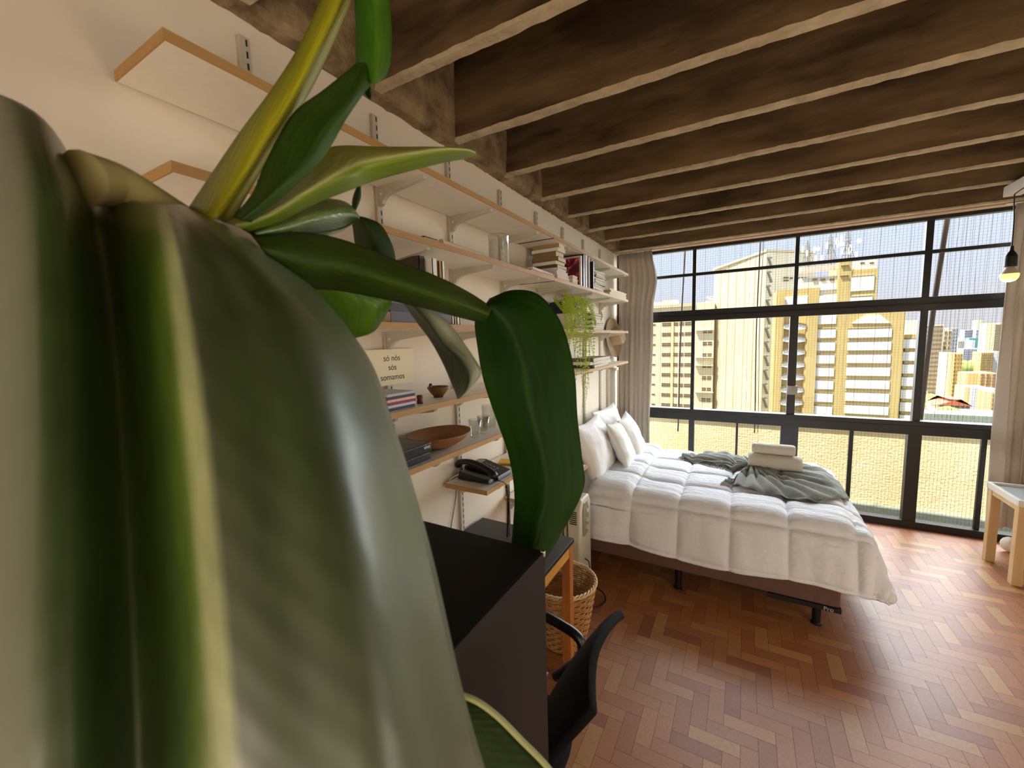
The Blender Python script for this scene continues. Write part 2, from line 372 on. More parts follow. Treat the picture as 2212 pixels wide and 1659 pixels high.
for q,(a,b) in ((640,(1526,1541)),(644,(1530,1541)),(650,(1524,1541))): cbox(dd,a,b,q,q+2.2,Y1+2,(0,3),0)
dd.build('roof_dish',M('pale_metal','#c9c4b8',.6),t1)
# --- tall blank slab turned to show a corner
A=bpt(1655,545,140.); Lc=bpt(1544,572,166.); Rc=bpt(1762,556,152.)
t2=thing('apartment_tower','tall blank beige slab tower with slanting roofline and dark bracket marks along its corner','building',(A.x,A.y,GRD))
def poly_prism(mb,pts,z0,z1s,mi=0):
    n=len(pts); vs=[(p[0],p[1],z0) for p in pts]+[(p[0],p[1],z) for p,z in zip(pts,z1s)]
    mb.add(vs,[tuple(range(n)),tuple(range(n,2*n))]+[(i,i+n,(i+1)%n+n,(i+1)%n) for i in range(n)],mi)
zt2=A.z
body=MB(); poly_prism(body,[(Lc.x,Lc.y),(A.x,A.y),(Rc.x,Rc.y),(Rc.x-3,Rc.y+6),(Lc.x+3,Lc.y+8)],GRD,[zt2+.2]*5)
body.build('walls',beige,t2)
rf=MB(); poly_prism(rf,[(Lc.x-.6,Lc.y-.3),(A.x,A.y-.5),(Rc.x,Rc.y-.5),(Rc.x,Rc.y+2),(Lc.x-.6,Lc.y+3)],zt2+.1,[zt2+.7]*5); rf.build('roof_slab',beige,t2)
nr=(Vector((Rc.x,Rc.y,0))-Vector((A.x,A.y,0))).normalized(); nl=(Vector((Lc.x,Lc.y,0))-Vector((A.x,A.y,0))).normalized()
fr=MB(); 
p0=Vector((A.x,A.y,0)); out=Vector((nr.y,-nr.x,0))
fr.add([p0+out*.15+Vector((0,0,z)) for z in (GRD,zt2)]+[p0+nr*((Rc-A).length)+out*.15+Vector((0,0,z)) for z in (zt2,GRD)],[(0,1,2,3)])
fr.build('pale_side',whit,t2,solid=.1)
for k in range(11):
    z=bpt(1650,558+30.2*k,140.).z; m_=MB(); q=p0+out*.4
    m_.bar(q+nr*.2+Vector((0,0,z)),q+nr*1.6+Vector((0,0,z)),.35,.35)
    m_.bar(q+nr*.5+Vector((0,0,z)),q+nr*1.9+Vector((0,0,z-2.9)),.45,.45); m_.build('bracket',gwin,t2)
for k in range(9):
    z=bpt(1670,600+29*k,142.).z; m_=MB(); q=p0+out*.3+nr*6.2
    for dz in (0,-.8): m_.bar(q+Vector((0,0,z+dz)),q+nr*1.6+Vector((0,0,z+dz)),.3,.4)
    m_.build('slit_window',dwin,t2)
m_=MB()
for k in range(5): m_.bar(p0+out*.3+nr*(8.5+1.3*k)+Vector((0,0,bpt(1693,600,143).z)),p0+out*.3+nr*(9.2+1.3*k)+Vector((0,0,bpt(1693,600,143).z)),.3,.6)
m_.build('slit_window',dwin,t2)
for k in range(5):
    q=p0+nl*(5+5*k)+Vector((nl.y,-nl.x,0))*-.1; m_=MB(); m_.bar(q+Vector((0,0,GRD)),q+Vector((0,0,zt2)),.12,.12); m_.build('wall_seam',M('seam_brown','#d0b888',.9),t2)
m_=MB(); q=Vector((Lc.x,Lc.y-.8,0)); m_.bar(q+Vector((1.2,0,GRD)),q+Vector((1.2,0,bpt(1545,700,160).z)),1.0,.8); m_.build('downpipe',drain,t2)
# --- ochre tower
Y3=120.
t3=thing('office_tower','ochre yellow tower with stacked white panels and antennas on the roof','building',(at(1820,800,1,Y3).x,Y3,GRD))
bd=MB()
def blk(px0,px1,py0,py1=None,Yo=0,d=14,mi=0,row=800): return cbox(bd,px0,px1,py0,py1 or 900,Y3+Yo,(0,d),mi,row=row,zb=GRD if py1 is None else None)
blk(1741,1955,668,None,0,14,0,row=700)       # main lower block
blk(1955,1990,722,None,1,14,0,row=760)
blk(1810,1894,583,None,.5,13,0,row=625)
blk(1810,1838,565,None,.3,13,0,row=620)
blk(1727,1812,598,None,2,12,1,row=620)       # white upper block
blk(1677,1770,624,None,1.2,12,0,row=640)
bd.build('walls',[yell,whit],t3)
pn=[]
def pan(px0,px1,py0,py1,row=None,Yo=0,name='panel',mt=panel,pr=.18):
    m_=MB(); cbox(m_,px0,px1,py0,py1,Y3+Yo,(pr,.2),row=row); o=m_.build(name,mt,t3); return o
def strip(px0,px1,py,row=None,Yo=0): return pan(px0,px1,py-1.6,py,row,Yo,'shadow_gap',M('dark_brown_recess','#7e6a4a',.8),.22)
for k in range(8):
    py=710+27.6*k; l=1832-1.3*k; r=1926-1.2*k
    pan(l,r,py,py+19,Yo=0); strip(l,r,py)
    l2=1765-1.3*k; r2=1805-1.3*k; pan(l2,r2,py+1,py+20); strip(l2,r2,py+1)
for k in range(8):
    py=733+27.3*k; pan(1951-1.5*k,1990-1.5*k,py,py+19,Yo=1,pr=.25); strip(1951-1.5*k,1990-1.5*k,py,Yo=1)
pan(1767,1806,681,700); 
# hexagon-topped panel
m_=MB(); pts=[bpt(1840,699,Y3),bpt(1924,698,Y3),bpt(1900,680,Y3),bpt(1871,680,Y3)]
m_.prism([(p.x,p.z) for p in pts],1,Y3-.2,Y3+.2); m_.build('panel',panel,t3)
pan(1838,1888,595,628,row=612,Yo=.5); strip(1838,1888,597,row=612,Yo=.5); pan(1836,1884,639,665,row=650,Yo=.5); strip(1836,1884,641,row=650,Yo=.5)
pan(1842,1891,564,584,row=575,Yo=3,name='penthouse',mt=whit,pr=1)
for p in (1856,1876): pan(p,p+9,568,571,row=570,Yo=3,name='window',mt=dwin,pr=1.1)
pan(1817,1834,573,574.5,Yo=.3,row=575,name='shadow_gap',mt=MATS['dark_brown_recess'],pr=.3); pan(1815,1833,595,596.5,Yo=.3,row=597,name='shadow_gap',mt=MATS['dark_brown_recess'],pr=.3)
pan(1768,1808,638,668,row=650,Yo=1.2); pan(1769,1809,613,626,row=620,Yo=1.9); pan(1692,1745,640,672,row=655,Yo=1.2)
for a in (1755,1773,1792): pan(a,a+10,602,606,row=604,Yo=2,name='window',mt=dwin,pr=.3)
pan(1727,1810,575,586,row=580,Yo=2,name='roof_sign',mt=M('faded_sign_band','#e4cdb8',.9,col2='#cfae9c',nscale=1.5),pr=.6)
# bay windows at left: zig-zag white panels between ochre piers
for k in range(8):
    py=700+27.2*k; Yc=Y3+.4
    for s,(a,b) in enumerate(((1692-1.2*k,1714-1.2*k),(1716-1.2*k,1741-1.2*k))):
        o0,o1=((0,6) if s==0 else (6,0)); m_=MB()
        A_=[bpt(a,py+o0*.2+(3 if s==0 else -3),Yc),bpt(b,py+(-3 if s==0 else 3),Yc),bpt(b,py+(14 if s==0 else 10),Yc),bpt(a,py+(10 if s==0 else 14),Yc)]
        m_.prism([(p.x,p.z) for p in A_],1,Yc-.6,Yc+.2); m_.build('bay_panel',panel,t3)
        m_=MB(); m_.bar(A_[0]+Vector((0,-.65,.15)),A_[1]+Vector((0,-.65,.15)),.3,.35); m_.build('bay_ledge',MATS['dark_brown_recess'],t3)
pan(1677,1690,640,900,row=760,Yo=.6,name='pier',mt=yell,pr=.8); pan(1742,1763,640,900,row=760,name='pier',mt=yell,pr=.6)
def antenna(px,py0,py1,label,n,seed):
    t=thing('antenna_mast',label,'antenna',tuple(bpt(px,py1,Y3+6)),group=None); r_=random.Random(seed)
    am=M('galvanised_metal','#77726c',.6); b0=bpt(px,py1+14,Y3+6); tp=bpt(px,py0,Y3+6); m_=MB()
    m_.tube([b0,tp],.13,6)
    for s in (-.55,.55): m_.tube([b0+Vector((s,0,0)),tp+Vector((s*.6,0,-.6))],.08,5)
    for s in (-1,1): m_.tube([b0+Vector((s*1.6,0,0)),b0*.25+tp*.75],.07,5)
    h=(tp-b0).length
    for k in range(6): z=b0+(tp-b0)*(.15+.13*k); w=1.1*(1-.1*k); m_.tube([z-Vector((w,0,0)),z+Vector((w,0,.3*((-1)**k)))],.06,5)
    m_.build('mast',am,t)
    for k in range(n):
        f=r_.uniform(.25,.85); c=b0+(tp-b0)*f+Vector((r_.uniform(-2.2,2.2),-.3,0)); q=MB(); q.box(c.x-.2,c.x+.2,c.y-.15,c.y+.15,c.z-.75,c.z+.75); q.build('antenna_panel',white_gloss,t)
    c=b0+(tp-b0)*.6+Vector((1.9,-.4,.4)); q=MB(); q.lathe([(0,-.1),(.35,-.03),(.5,.08),(0,.04)],c,12,M_=Matrix.Rotation(PI/2,3,'X').to_4x4()); q.build('dish',white_gloss,t)
antenna(1745,520,566,'leftmost rooftop antenna mast on the ochre tower, crowded with pale panels',4,1)
antenna(1795,506,562,'middle rooftop antenna mast on the ochre tower',4,2)
antenna(1832,497,558,'rightmost rooftop antenna mast on the ochre tower, tallest of the three',5,3)
# --- buildings to the right
def tower(name,label,px0,px1,py0,Y,mt,rows=0,cols=0,wm=None,sill=.55,py_end=None,band=False,depth=9):
    t,a,b,z=bld(name,label,px0,px1,py0,Y,depth,mt)
    if rows:
        z_e=at((px0+px1)/2,py_end or 890,1,Y).z; dz=(z-z_e)/rows
        if band:
            windows(t,'balcony_band',wm or dwin,[(a+b)/2],[z-dz*(k+.55) for k in range(rows)],(b-a)*.86,dz*.42,Y,.4)
        else:
            dx=(b-a)/cols; windows(t,'window',wm or dwin,[a+dx*(k+.5) for k in range(cols)],[z-dz*(k+.6) for k in range(rows)],dx*.55,dz*sill,Y,.3)
    return t
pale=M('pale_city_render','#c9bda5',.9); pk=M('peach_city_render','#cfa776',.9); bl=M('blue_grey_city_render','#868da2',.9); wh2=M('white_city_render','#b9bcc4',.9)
lil=M('hazy_window','#74737f',.7); bw=M('warm_window','#7d6850',.7)  # pale far-city wall and window tones carry the distance haze as colour
tower('apartment_tower','slim tower with stacked balcony bands just right of the ochre tower',1997,2036,701,260.,pale,17,1,bw,band=True,py_end=862)
tower('apartment_tower','narrow cream tower partly behind the leaning pole',2036,2054,712,270.,pale,14,2,bw,py_end=865)
tower('apartment_tower','small cream building with rooftop masts against the ochre tower',1955,1990,692,200.,whit)
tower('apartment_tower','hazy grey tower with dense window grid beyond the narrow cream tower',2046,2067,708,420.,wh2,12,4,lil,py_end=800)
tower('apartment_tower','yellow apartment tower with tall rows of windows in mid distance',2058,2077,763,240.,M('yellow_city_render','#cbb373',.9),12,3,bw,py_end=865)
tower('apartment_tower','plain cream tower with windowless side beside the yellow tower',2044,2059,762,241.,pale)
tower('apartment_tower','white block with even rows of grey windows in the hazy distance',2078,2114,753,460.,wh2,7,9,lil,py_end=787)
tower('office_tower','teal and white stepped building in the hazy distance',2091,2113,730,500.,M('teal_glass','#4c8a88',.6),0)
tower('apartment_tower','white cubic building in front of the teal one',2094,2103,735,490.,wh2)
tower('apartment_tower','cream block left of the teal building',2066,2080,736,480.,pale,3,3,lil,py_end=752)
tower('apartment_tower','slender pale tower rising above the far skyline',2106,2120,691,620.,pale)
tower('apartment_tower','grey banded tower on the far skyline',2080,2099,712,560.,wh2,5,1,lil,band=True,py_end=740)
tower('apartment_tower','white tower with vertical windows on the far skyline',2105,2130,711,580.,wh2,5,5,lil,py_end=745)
tower('apartment_tower','tall cream tower with balconies next to the right curtain',2130,2175,697,330.,pale,0)
o=tower('apartment_tower','cream balcony tower edge directly beside the right curtain',2146,2160,700,328.,pale,16,1,bw,band=True,py_end=765)
tower('apartment_tower','yellow slab block with a regular window grid near the right curtain',2116,2143,761,290.,M('yellow_city_render','#cbb373',.9),8,6,bw,py_end=800)
tower('apartment_tower','colourful mural-sided block beside the right curtain',2143,2165,760,292.,wh2,0)
m_=MB(); 
for k,(c,py) in enumerate((('#7d8bb8',768),('#c9b8a0',778),('#6f86b5',788),('#8f7f9c',797))): pass
tower('low_building','peach blank-walled block in the middle distance',2087,2142,806,230.,pk)
tower('low_building','peach lower block with central stair windows below the yellow slab',2113,2150,806,228.,pk,5,3,bw,py_end=840)
tower('low_building','pale peach terrace building in front of the peach block',2083,2135,837,210.,M('pale_peach_render','#d0b384',.9))
tower('low_building','blue-grey building near the right curtain',2122,2165,842,190.,bl,0)
tower('low_building','peach and blue building with small windows beside the curtain',2138,2165,848,180.,pk,4,2,bw,py_end=888)
tower('low_building','small white house with red tiled roof beyond the sill',2026,2093,872,150.,pale,2,6,lil,py_end=890)
ro=MB(); a=at(2028,868,1,149.); b=at(2094,872,1,149.)
ro.prism([(a.x-.5,a.z-.8),(b.x+.5,b.z-.6),(b.x-4,a.z+.9),(a.x+4,a.z+.9)],1,148.5,156.); tag(ro.build('tiled_roof',M('red_clay_tile','#b5674a',.9)),'red tiled hipped roof over the small white house','roof')
tower('low_building','flat green-grey rooftop just above the sill at right',1994,2175,897,95.,M('greenish_roof','#8a9180',.9),depth=5)
tower('low_building','long white parapet roof below the small white house',2005,2170,888,118.,M('greenish_roof','#8a9180',.9),depth=3)
tower('low_building','cream cube at the foot of the banded balcony tower',1986,2001,846,190.,pale,4,2,bw,py_end=880)
rs=random.Random(5)
def trees(label,px0,px1,py0,py1,Y,n):
    m_=MB(); 
    for k in range(n):
        c=at(rs.uniform(px0,px1),rs.uniform(py0,py1),1,Y+rs.uniform(0,3)); r_=rs.uniform(1.5,3)*Y/200
        bmh=[(0,-1),(.6,-.8),(.95,-.3),(1,.2),(.7,.7),(0,1)]
        m_.lathe([(r_*a,r_*b) for a,b in bmh],c,9)
        m_.box(c.x-.2,c.x+.2,c.y-.2,c.y+.2,GRD,c.z)
    tag(m_.build('tree_clump',M('dusty_green_foliage','#8f9a62',1,col2='#6f7d4a',nscale=.6),smooth=True),label,'trees',kind='stuff')
trees('dusty green trees between the white block and the peach block',2076,2112,790,828,300.,26)
trees('dark green trees at the foot of the banded balcony tower',1998,2012,865,880,160.,12)
trees('yellow-green shrubs on the rooftop terrace by the small white house',2040,2060,889,894,112.,8)
sk=random.Random(21)
for k in range(11):
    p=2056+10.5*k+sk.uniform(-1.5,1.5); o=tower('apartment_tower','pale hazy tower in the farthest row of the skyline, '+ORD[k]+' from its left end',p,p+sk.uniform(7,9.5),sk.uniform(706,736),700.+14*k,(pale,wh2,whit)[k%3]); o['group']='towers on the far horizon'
g=MB(); g.box(-500,1200,60,1500,GRD-1,GRD); o=g.build('city_ground',M('hazy_ground','#6f6a5c',1,col2='#56583f',nscale=.05)); o['kind']='structure'
# ================================================================ SHELVING
UPY=[.733,1.2115,1.667,2.155,2.64,3.12,3.60,4.085]
slot=M('dark_slot','#2b2824',.8)
up0=None
pos=['nearest the camera, mostly above the top shelf','second from the camera, with the verse card','third from the camera, above the telephone shelf','fourth from the camera, behind the glass beaker','fifth from the camera, behind the fern','sixth from the camera, behind the pink picture','seventh from the camera, next to the straw hats','eighth, closest to the curtain']
for i,y in enumerate(UPY):
    if up0 is None:
        t=thing('shelf_upright','slotted metal wall upright, '+pos[i],'shelf upright',(XL,y,.25),group='slotted uprights on the left wall'); up0=t
        MB().box(XL+.0005,XL+.016,y-.014,y+.014,.25,2.64).build('rail',grey_steel,t,bevel=.002)
        m_=MB(); z=.28
        while z<2.62: m_.box(XL+.0155,XL+.0166,y+.003,y+.008,z,z+.018); z+=.032
        m_.build('slots',slot,t)['kind']='stuff'
    else:
        t=copy_tree(up0); t.location=(XL,y,.25); t['label']='slotted metal wall upright, '+pos[i]
def bracket(mb,mb2,y,zt):
    x=XL+.017
    pts=[(x,zt),(x+.232,zt),(x+.238,zt-.006),(x+.232,zt-.014),(x+.20,zt-.019),(x+.10,zt-.030),(x+.062,zt-.035),(x+.040,zt-.043),(x+.026,zt-.054),(x+.020,zt-.066),(x+.004,zt-.072),(x,zt-.072)]
    mb.prism([(p[0],p[1]) for p in pts],1,y-.009,y+.009)
    mb2.lathe([(.0045,0),(.0045,.0015),(0,.0016)],(x+.018,y-.009,zt-.030),10,M_=Matrix.Rotation(PI/2,4,'X'))
    mb2.lathe([(.0045,0),(.0045,.0015),(0,.0016)],(x+.018,y+.009,zt-.030),10,M_=Matrix.Rotation(-PI/2,4,'X'))
def shelf(z,y0,y1,label,x1=-1.022):
    t=thing('wall_shelf',label,'shelf',(XL,(y0+y1)/2,z-.022),group='plywood-edged shelves on the left wall')
    b=MB(); x0=XL+.017
    b.box(x0,x1-.004,y0+.004,y1-.004,z-.022,z,0)
    b.box(x1-.004,x1,y0,y1,z-.022,z,1); b.box(x0,x1-.004,y0,y0+.004,z-.022,z,1); b.box(x0,x1-.004,y1-.004,y1,z-.022,z,1)
    b.build('board',[laminate,ply],t)
    for y in UPY:
        if y0+.03<y<y1-.03:
            m_=MB(); s_=MB(); bracket(m_,s_,y,z-.022); o=m_.build('bracket',grey_steel,t); s_.build('screw',white_gloss,o)
    return t
JY=2.352
shelf(2.39,.43,JY,'topmost empty shelf, half nearer the camera')
shelf(2.39,JY+.004,4.2,'topmost empty shelf, half nearer the window')
shelf(2.135,.42,JY,'second shelf from the top with the glass beaker on it')
shelf(2.135,JY+.004,4.2,'second shelf from the top holding the pink picture and magazines')
shelf(1.825,.42,JY,'third shelf from the top with the big grey books lying on it')
shelf(1.825,JY+.004,4.2,'third shelf from the top with the hanging fern on it')
shelf(1.522,.42,JY,'fourth shelf from the top with disc cases and small bowl')
shelf(1.522,JY+.004,4.2,'fourth shelf from the top with three books at its window end')
shelf(1.305,.42,JY,'fifth shelf from the top with the long wooden bowl and drinking glasses')
shelf(1.06,1.53,JY,'short shelf carrying the black telephone')
shelf(.785,2.10,2.95,'lowest short shelf below the telephone shelf')
red=M('dark_red_tape','#5d1a22',.6)
for z in (2.39,2.135):
    MB().box(XL+.02,-1.021,JY-.004,JY+.008,z-.024,z-.0222).build('red_seam',red,bpy.data.objects.get('wall_shelf') if z>2.3 else bpy.data.objects.get('wall_shelf.002'))
# ---------------------------------------------------------------- books
paper=M('book_pages','#e6dcc6',.9,col2='#cfc2a6',nscale=3,stretch=(3,3,90))
def flat_book(label,x0,x1,y0,y1,z0,h,col,group,spine='x+',rz=0,name='book'):
    cx,cy=(x0+x1)/2,(y0+y1)/2; t=thing(name,label,'book' if name=='book' else name.replace('_',' '),(cx,cy,z0),rz,group)
    w,d=(x1-x0)/2,(y1-y0)/2; c=min(.0025,h*.2)
    cm=M('cover_'+col.strip('#'),col,.55); m_=MB(); m_.box(-w,w,-d,d,0,c); m_.box(-w,w,-d,d,h-c,h)
    if spine=='x+': m_.box(w-c,w,-d,d,c,h-c)
    elif spine=='y-': m_.box(-w,w,-d,-d+c,c,h-c)
    m_.build('cover',cm,t,local=True,bevel=0)
    MB().box(-w+.004,w-.0035,-d+.0035,d-.004,c,h-c).build('pages',paper,t,local=True)
    return t
def stack(items,xc,y0,y1,z,group,where,seed,what='book',depth=.2,spine='y-',jit=.006,taper=0):
    r_=random.Random(seed); n=len(items)
    for i,(h,col,cn) in enumerate(items):
        j=r_.uniform(-jit,jit); w=depth*r_.uniform(.86,1); ln=(y1-y0)*r_.uniform(.9,1)*(1-taper*i*.8); yc=y0+(y1-y0)*(1-taper*i*.8)/2+j+.002*i
        pos_=('bottom-most' if i==0 else 'topmost' if i==n-1 else ORD[i]+' from the bottom')
        flat_book(f'{cn} {what}, {pos_} {where}',xc-w/2,xc+w/2,yc-ln/2,yc+ln/2,z,h,col,group,spine,r_.uniform(-.06,.06)*(jit>.004)); z+=h+.0006
    return z
def upright_book(label,y0,y1,z,h,col,group,x0=-1.25,x1=-1.06,spinecol=None):
    t=thing('book',label,'book',((x0+x1)/2,(y0+y1)/2,z),0,group); cm=M('cover_'+col.strip('#'),col,.55)
    m_=MB(); c=.0025; m_.box(x0,x1,y0,y0+c,z,z+h); m_.box(x0,x1,y1-c,y1,z,z+h); m_.box(x1-c,x1,y0,y1,z,z+h); m_.build('cover',cm,t)
    MB().box(x0+.003,x1-c,y0+c,y1-c,z+.003,z+h-.003).build('pages',paper,t); return t
Z2,Z3,Z4,Z5=2.1356,1.8256,1.5226,1.3056
# second shelf: low magazines then tall stack, picture group
stack([(.014,'#d8616e','pink'),(.012,'#e9e2e0','white')],-1.13,2.08,2.40,Z2,'flat books at the left foot of the tall stack','in the low pile',1,depth=.19)
stack([(.022,'#f0d9cf','pale pink'),(.018,'#e7c4be','rose'),(.020,'#cfd6e2','pale blue'),(.018,'#dcd8c8','cream'),(.020,'#5f5138','olive brown'),(.020,'#efece4','white'),(.028,'#8c6f3e','ochre'),(.034,'#8a7753','brown'),(.020,'#f1efe9','white'),(.036,'#a08c63','tan')],-1.14,2.46,2.67,Z2,'books in the tall stack left of the pink picture','in the tall stack left of the pink picture',2,depth=.19,taper=.062)
stack([(.032,'#ebe0d6','ivory'),(.026,'#d9c7a8','sand')],-1.08,2.70,2.82,Z2,'two small books before the pink picture','in the small pair before the pink picture',3,depth=.09)
# pink picture (flower poster) in frame and frames behind it
def frame(label,y0,y1,z,h,fc,art,x0,x1,lean=0,name='picture_frame',group=None):
    # board standing across the shelf, its face toward the camera (-y)
    t=thing(name,label,'picture',((x0+x1)/2,(y0+y1)/2,z),0,group)
    fm=M('frame_'+fc.strip('#'),fc,.4); w=.012; m_=MB()
    m_.box(x0,x1,y0,y1,z,z+w); m_.box(x0,x1,y0,y1,z+h-w,z+h); m_.box(x0,x0+w,y0,y1,z+w,z+h-w); m_.box(x1-w,x1,y0,y1,z+w,z+h-w)
    m_.build('frame',fm,t)
    MB().box(x0+w,x1-w,y0+.003,y1-.003,z+w,z+h-w).build('print',art,t); return t
art=bpy.data.materials.new('pink_flower_print'); art.use_nodes=True; tt=art.node_tree; bb=tt.nodes['Principled BSDF']; bb.inputs['Roughness'].default_value=.18
tcx=tt.nodes.new('ShaderNodeTexCoord'); mpx=tt.nodes.new('ShaderNodeMapping'); mpx.inputs['Scale'].default_value=(22,1,18); tt.links.new(tcx.outputs['Object'],mpx.inputs[0])
wv=tt.nodes.new('ShaderNodeTexNoise'); wv.inputs['Scale'].default_value=.55; wv.inputs['Distortion'].default_value=1.5; tt.links.new(mpx.outputs[0],wv.inputs['Vector'])
cr=tt.nodes.new('ShaderNodeValToRGB'); el=cr.color_ramp.elements; el[0].position=.42; el[0].color=lin('#5e1724'); el[1].position=.62; el[1].color=lin('#d3a297'); q_=el.new(.52); q_.color=lin('#b3365a')
tt.links.new(wv.outputs['Fac'],cr.inputs[0]); tt.links.new(cr.outputs[0],bb.inputs['Base Color'])
frame('framed pink flower print standing behind the tall book stack',2.86,2.885,Z2,.215,'#c9b89a',art,-1.25,-1.035,name='framed_print')
frame('dark red framed board standing right behind the pink print',2.90,2.93,Z2,.232,'#3a1a18',M('maroon_board','#561c24',.5),-1.25,-1.03)
frame('white framed board standing between the dark red and black ones',2.955,2.975,Z2,.235,'#e8e4dc',M('white_board','#dedad0',.6),-1.26,-1.03)
frame('thin silver-edged frame standing just before the black picture',3.03,3.042,Z2,.225,'#c7c7c9',M('grey_board','#8a8a8c',.5),-1.25,-1.03)
frame('black dotted picture in a black frame facing the room',3.08,3.10,Z2,.205,'#15120f',M('black_dotted_print','#17130f',.4,col2='#2a241c',nscale=200),-1.24,-1.015,name='framed_print')
stack([(.013,c,n) for c,n in (('#5a4c36','brown'),('#e3d9c4','cream'),('#8b7a58','tan'),('#efe6d2','ivory'),('#6a5a40','umber'),('#ddd0b6','beige'),('#7d6c4c','khaki'),('#efe9dc','off-white'),('#5e4e36','dark brown'),('#e6dcc8','pale'),('#93835f','straw'),('#cfc4ac','stone'))],-1.13,3.17,3.45,Z2,'magazines piled beside the black picture','in the pile beside the black picture',4,'magazine',depth=.2,jit=.016)
stack([(.022,'#e8ddc6','ivory'),(.020,'#d9b98a','tan'),(.012,'#efe6d0','cream')],-1.12,3.56,4.16,Z2,'long flat boxes at the window end of the second shelf','in the flat pile ending the second shelf',5,'box file',depth=.19,jit=.003)
# second shelf left: dark red booklet, roll, beaker
flat_book('dark red booklet lying near the paper roll above the grey books',-1.16,-1.06,1.22,1.30,Z2,.02,'#4d1519','loose booklets',spine='y-')
rl=MB().tube([(-1.07,1.33,Z2+.016),(-1.08,1.64,Z2+.016)],.015,14); o=rl.build('paper_roll',M('cream_paper_roll','#e3cfa8',.7),smooth=False); tag(o,'rolled cream paper lying along the edge of the second shelf','paper roll')
clear=glassmat('clear_glass',(.965,.975,.965),edge=.75,rough=.05)
def glassy(name,label,cat,c,prof,group=None,n=28):
    m_=MB(); m_.lathe(prof,c,n); o=m_.build(name,clear,smooth=True); o.location=(0,0,0); return tag(o,label,cat,group)
glassy('glass_beaker','straight clear glass beaker with spout on the second shelf','beaker',(-1.08,1.80,Z2),[(0,.001),(.05,.001),(.052,.004),(.052,.135),(.055,.14),(.0515,.138),(.049,.13),(.049,.006),(0,.005)])
# third shelf: grey books, white books, fern things
greys=[(.038,'#5b5b60','thick slate grey'),(.026,'#3b3b40','charcoal'),(.024,'#6a6a6e','mid grey'),(.018,'#2e2e33','black'),(.012,'#77716a','taupe')]
zt=stack(greys,-1.14,1.00,1.335,Z3,'grey volumes lying on the third shelf','in the pile beside the white books',6,depth=.21,spine='x+',jit=.002)
for i,(y0,y1,h,c,n) in enumerate(((1.345,1.358,.12,'#f2eee6','white paperback, leftmost'),(1.360,1.376,.115,'#b39a6b','tan paperback, second'),(1.378,1.396,.125,'#f4f1ea','thick white paperback, third'),(1.398,1.410,.118,'#e8e2d4','ivory paperback, fourth'))):
    upright_book(n+' of the upright row beside the grey books',y0,y1,Z3,h,c,'upright paperbacks beside the grey books',x1=-1.04)
upright_book('tall dark brown album standing behind the philodendron leaf',1.22,1.25,Z3,.262,'#3a2f22','tall volumes under the second shelf',x0=-1.26,x1=-1.09)
upright_book('tall white album standing next to the dark brown album',1.262,1.29,Z3,.255,'#f1eee6','tall volumes under the second shelf',x0=-1.26,x1=-1.06)
upright_book('tall gold-spined album standing between the white ones',1.30,1.318,Z3,.25,'#a88648','tall volumes under the second shelf',x0=-1.26,x1=-1.06)
upright_book('tall white album farthest right of the four tall volumes',1.32,1.338,Z3,.252,'#f5f2ea','tall volumes under the second shelf',x0=-1.26,x1=-1.06)
cols=[('#1d2a4a','navy'),('#b9b3a6','grey'),('#e9e5dc','white'),('#8e1f28','crimson'),('#6d1a22','maroon'),('#c43b3a','bright red'),('#efece6','white')]
y=2.78
for i,(c,n) in enumerate(cols):
    w=(.05,.02,.025,.03,.028,.022,.018)[i]; upright_book(f'{n} tall book standing behind the fern, {ORD[i]} from its left',y,y+w,Z3,(.20,.21,.22,.225,.225,.215,.2)[i],c,'tall books behind the fern',x1=-1.05); y+=w+.002
stack([(.018,c,n) for c,n in (('#3f3a33','black'),('#e9e5da','white'),('#4d463c','dark grey'),('#f0ece2','ivory'),('#39342c','charcoal'),('#dedad0','pale grey'),('#5c2330','wine'))],-1.13,3.10,3.42,Z3,'books stacked beside the crimson books','in the stack beside the crimson books',8,depth=.2,jit=.014)
# small drink trolley figure on that stack : wire stand
ws=MB(); b=(-1.15,3.22,Z3+.131)
ws.tube([(b[0],b[1],b[2]),(b[0],b[1],b[2]+.04)],.003,6); ws.tube([(b[0],b[1]-.0,b[2]+.035),(b[0],b[1]+.12,b[2]+.03),(b[0]+.01,b[1]+.16,b[2]+.002)],.0025,6); ws.lathe([(0,0),(.014,0),(.016,.018),(0,.02)],(b[0],b[1],b[2]+.036),12)
tag(ws.build('wire_figure',black_steel),'tiny black wire ornament standing on the stacked books near the fern','ornament')
stack([(.026,'#4b463c','dark grey'),(.022,'#efe9da','ivory'),(.03,'#6b6656','olive grey')],-1.12,3.08,3.58,Z4,'three books at the window end of the fourth shelf','of three ending the fourth shelf',9,depth=.2,jit=.01)
# fourth shelf left: disc cases, cork, small bowl
for i,(c,n) in enumerate((('#2e3550','navy'),('#c6cbd6','silver'),('#8e2a3c','crimson'),('#e0b9b4','pale rose'),('#3b2a2c','dark brown'),('#b9bcc4','grey'))):
    flat_book(f'{n} plastic disc case, {"bottom-most" if i==0 else "topmost" if i==5 else ORD[i]+" from the bottom"} in the pile on the fourth shelf',-1.19,-1.05,.98+.003*(i%2),1.115+.003*(i%3),Z4+i*.0098,.0092,c,'disc cases on the fourth shelf',spine='x+',name='disc_case')
ck=MB(); ck.lathe([(0,0),(.011,0),(.012,.012),(.009,.016),(.012,.02),(.011,.032),(0,.034)],(-1.075,1.17,Z4),14)
tag(ck.build('cork_stopper',M('dark_cork','#6b3424',.6),smooth=True),'small dark brown wooden stopper between disc cases and small bowl','stopper')
bw_=MB(); c=(-1.13,1.345,Z4)
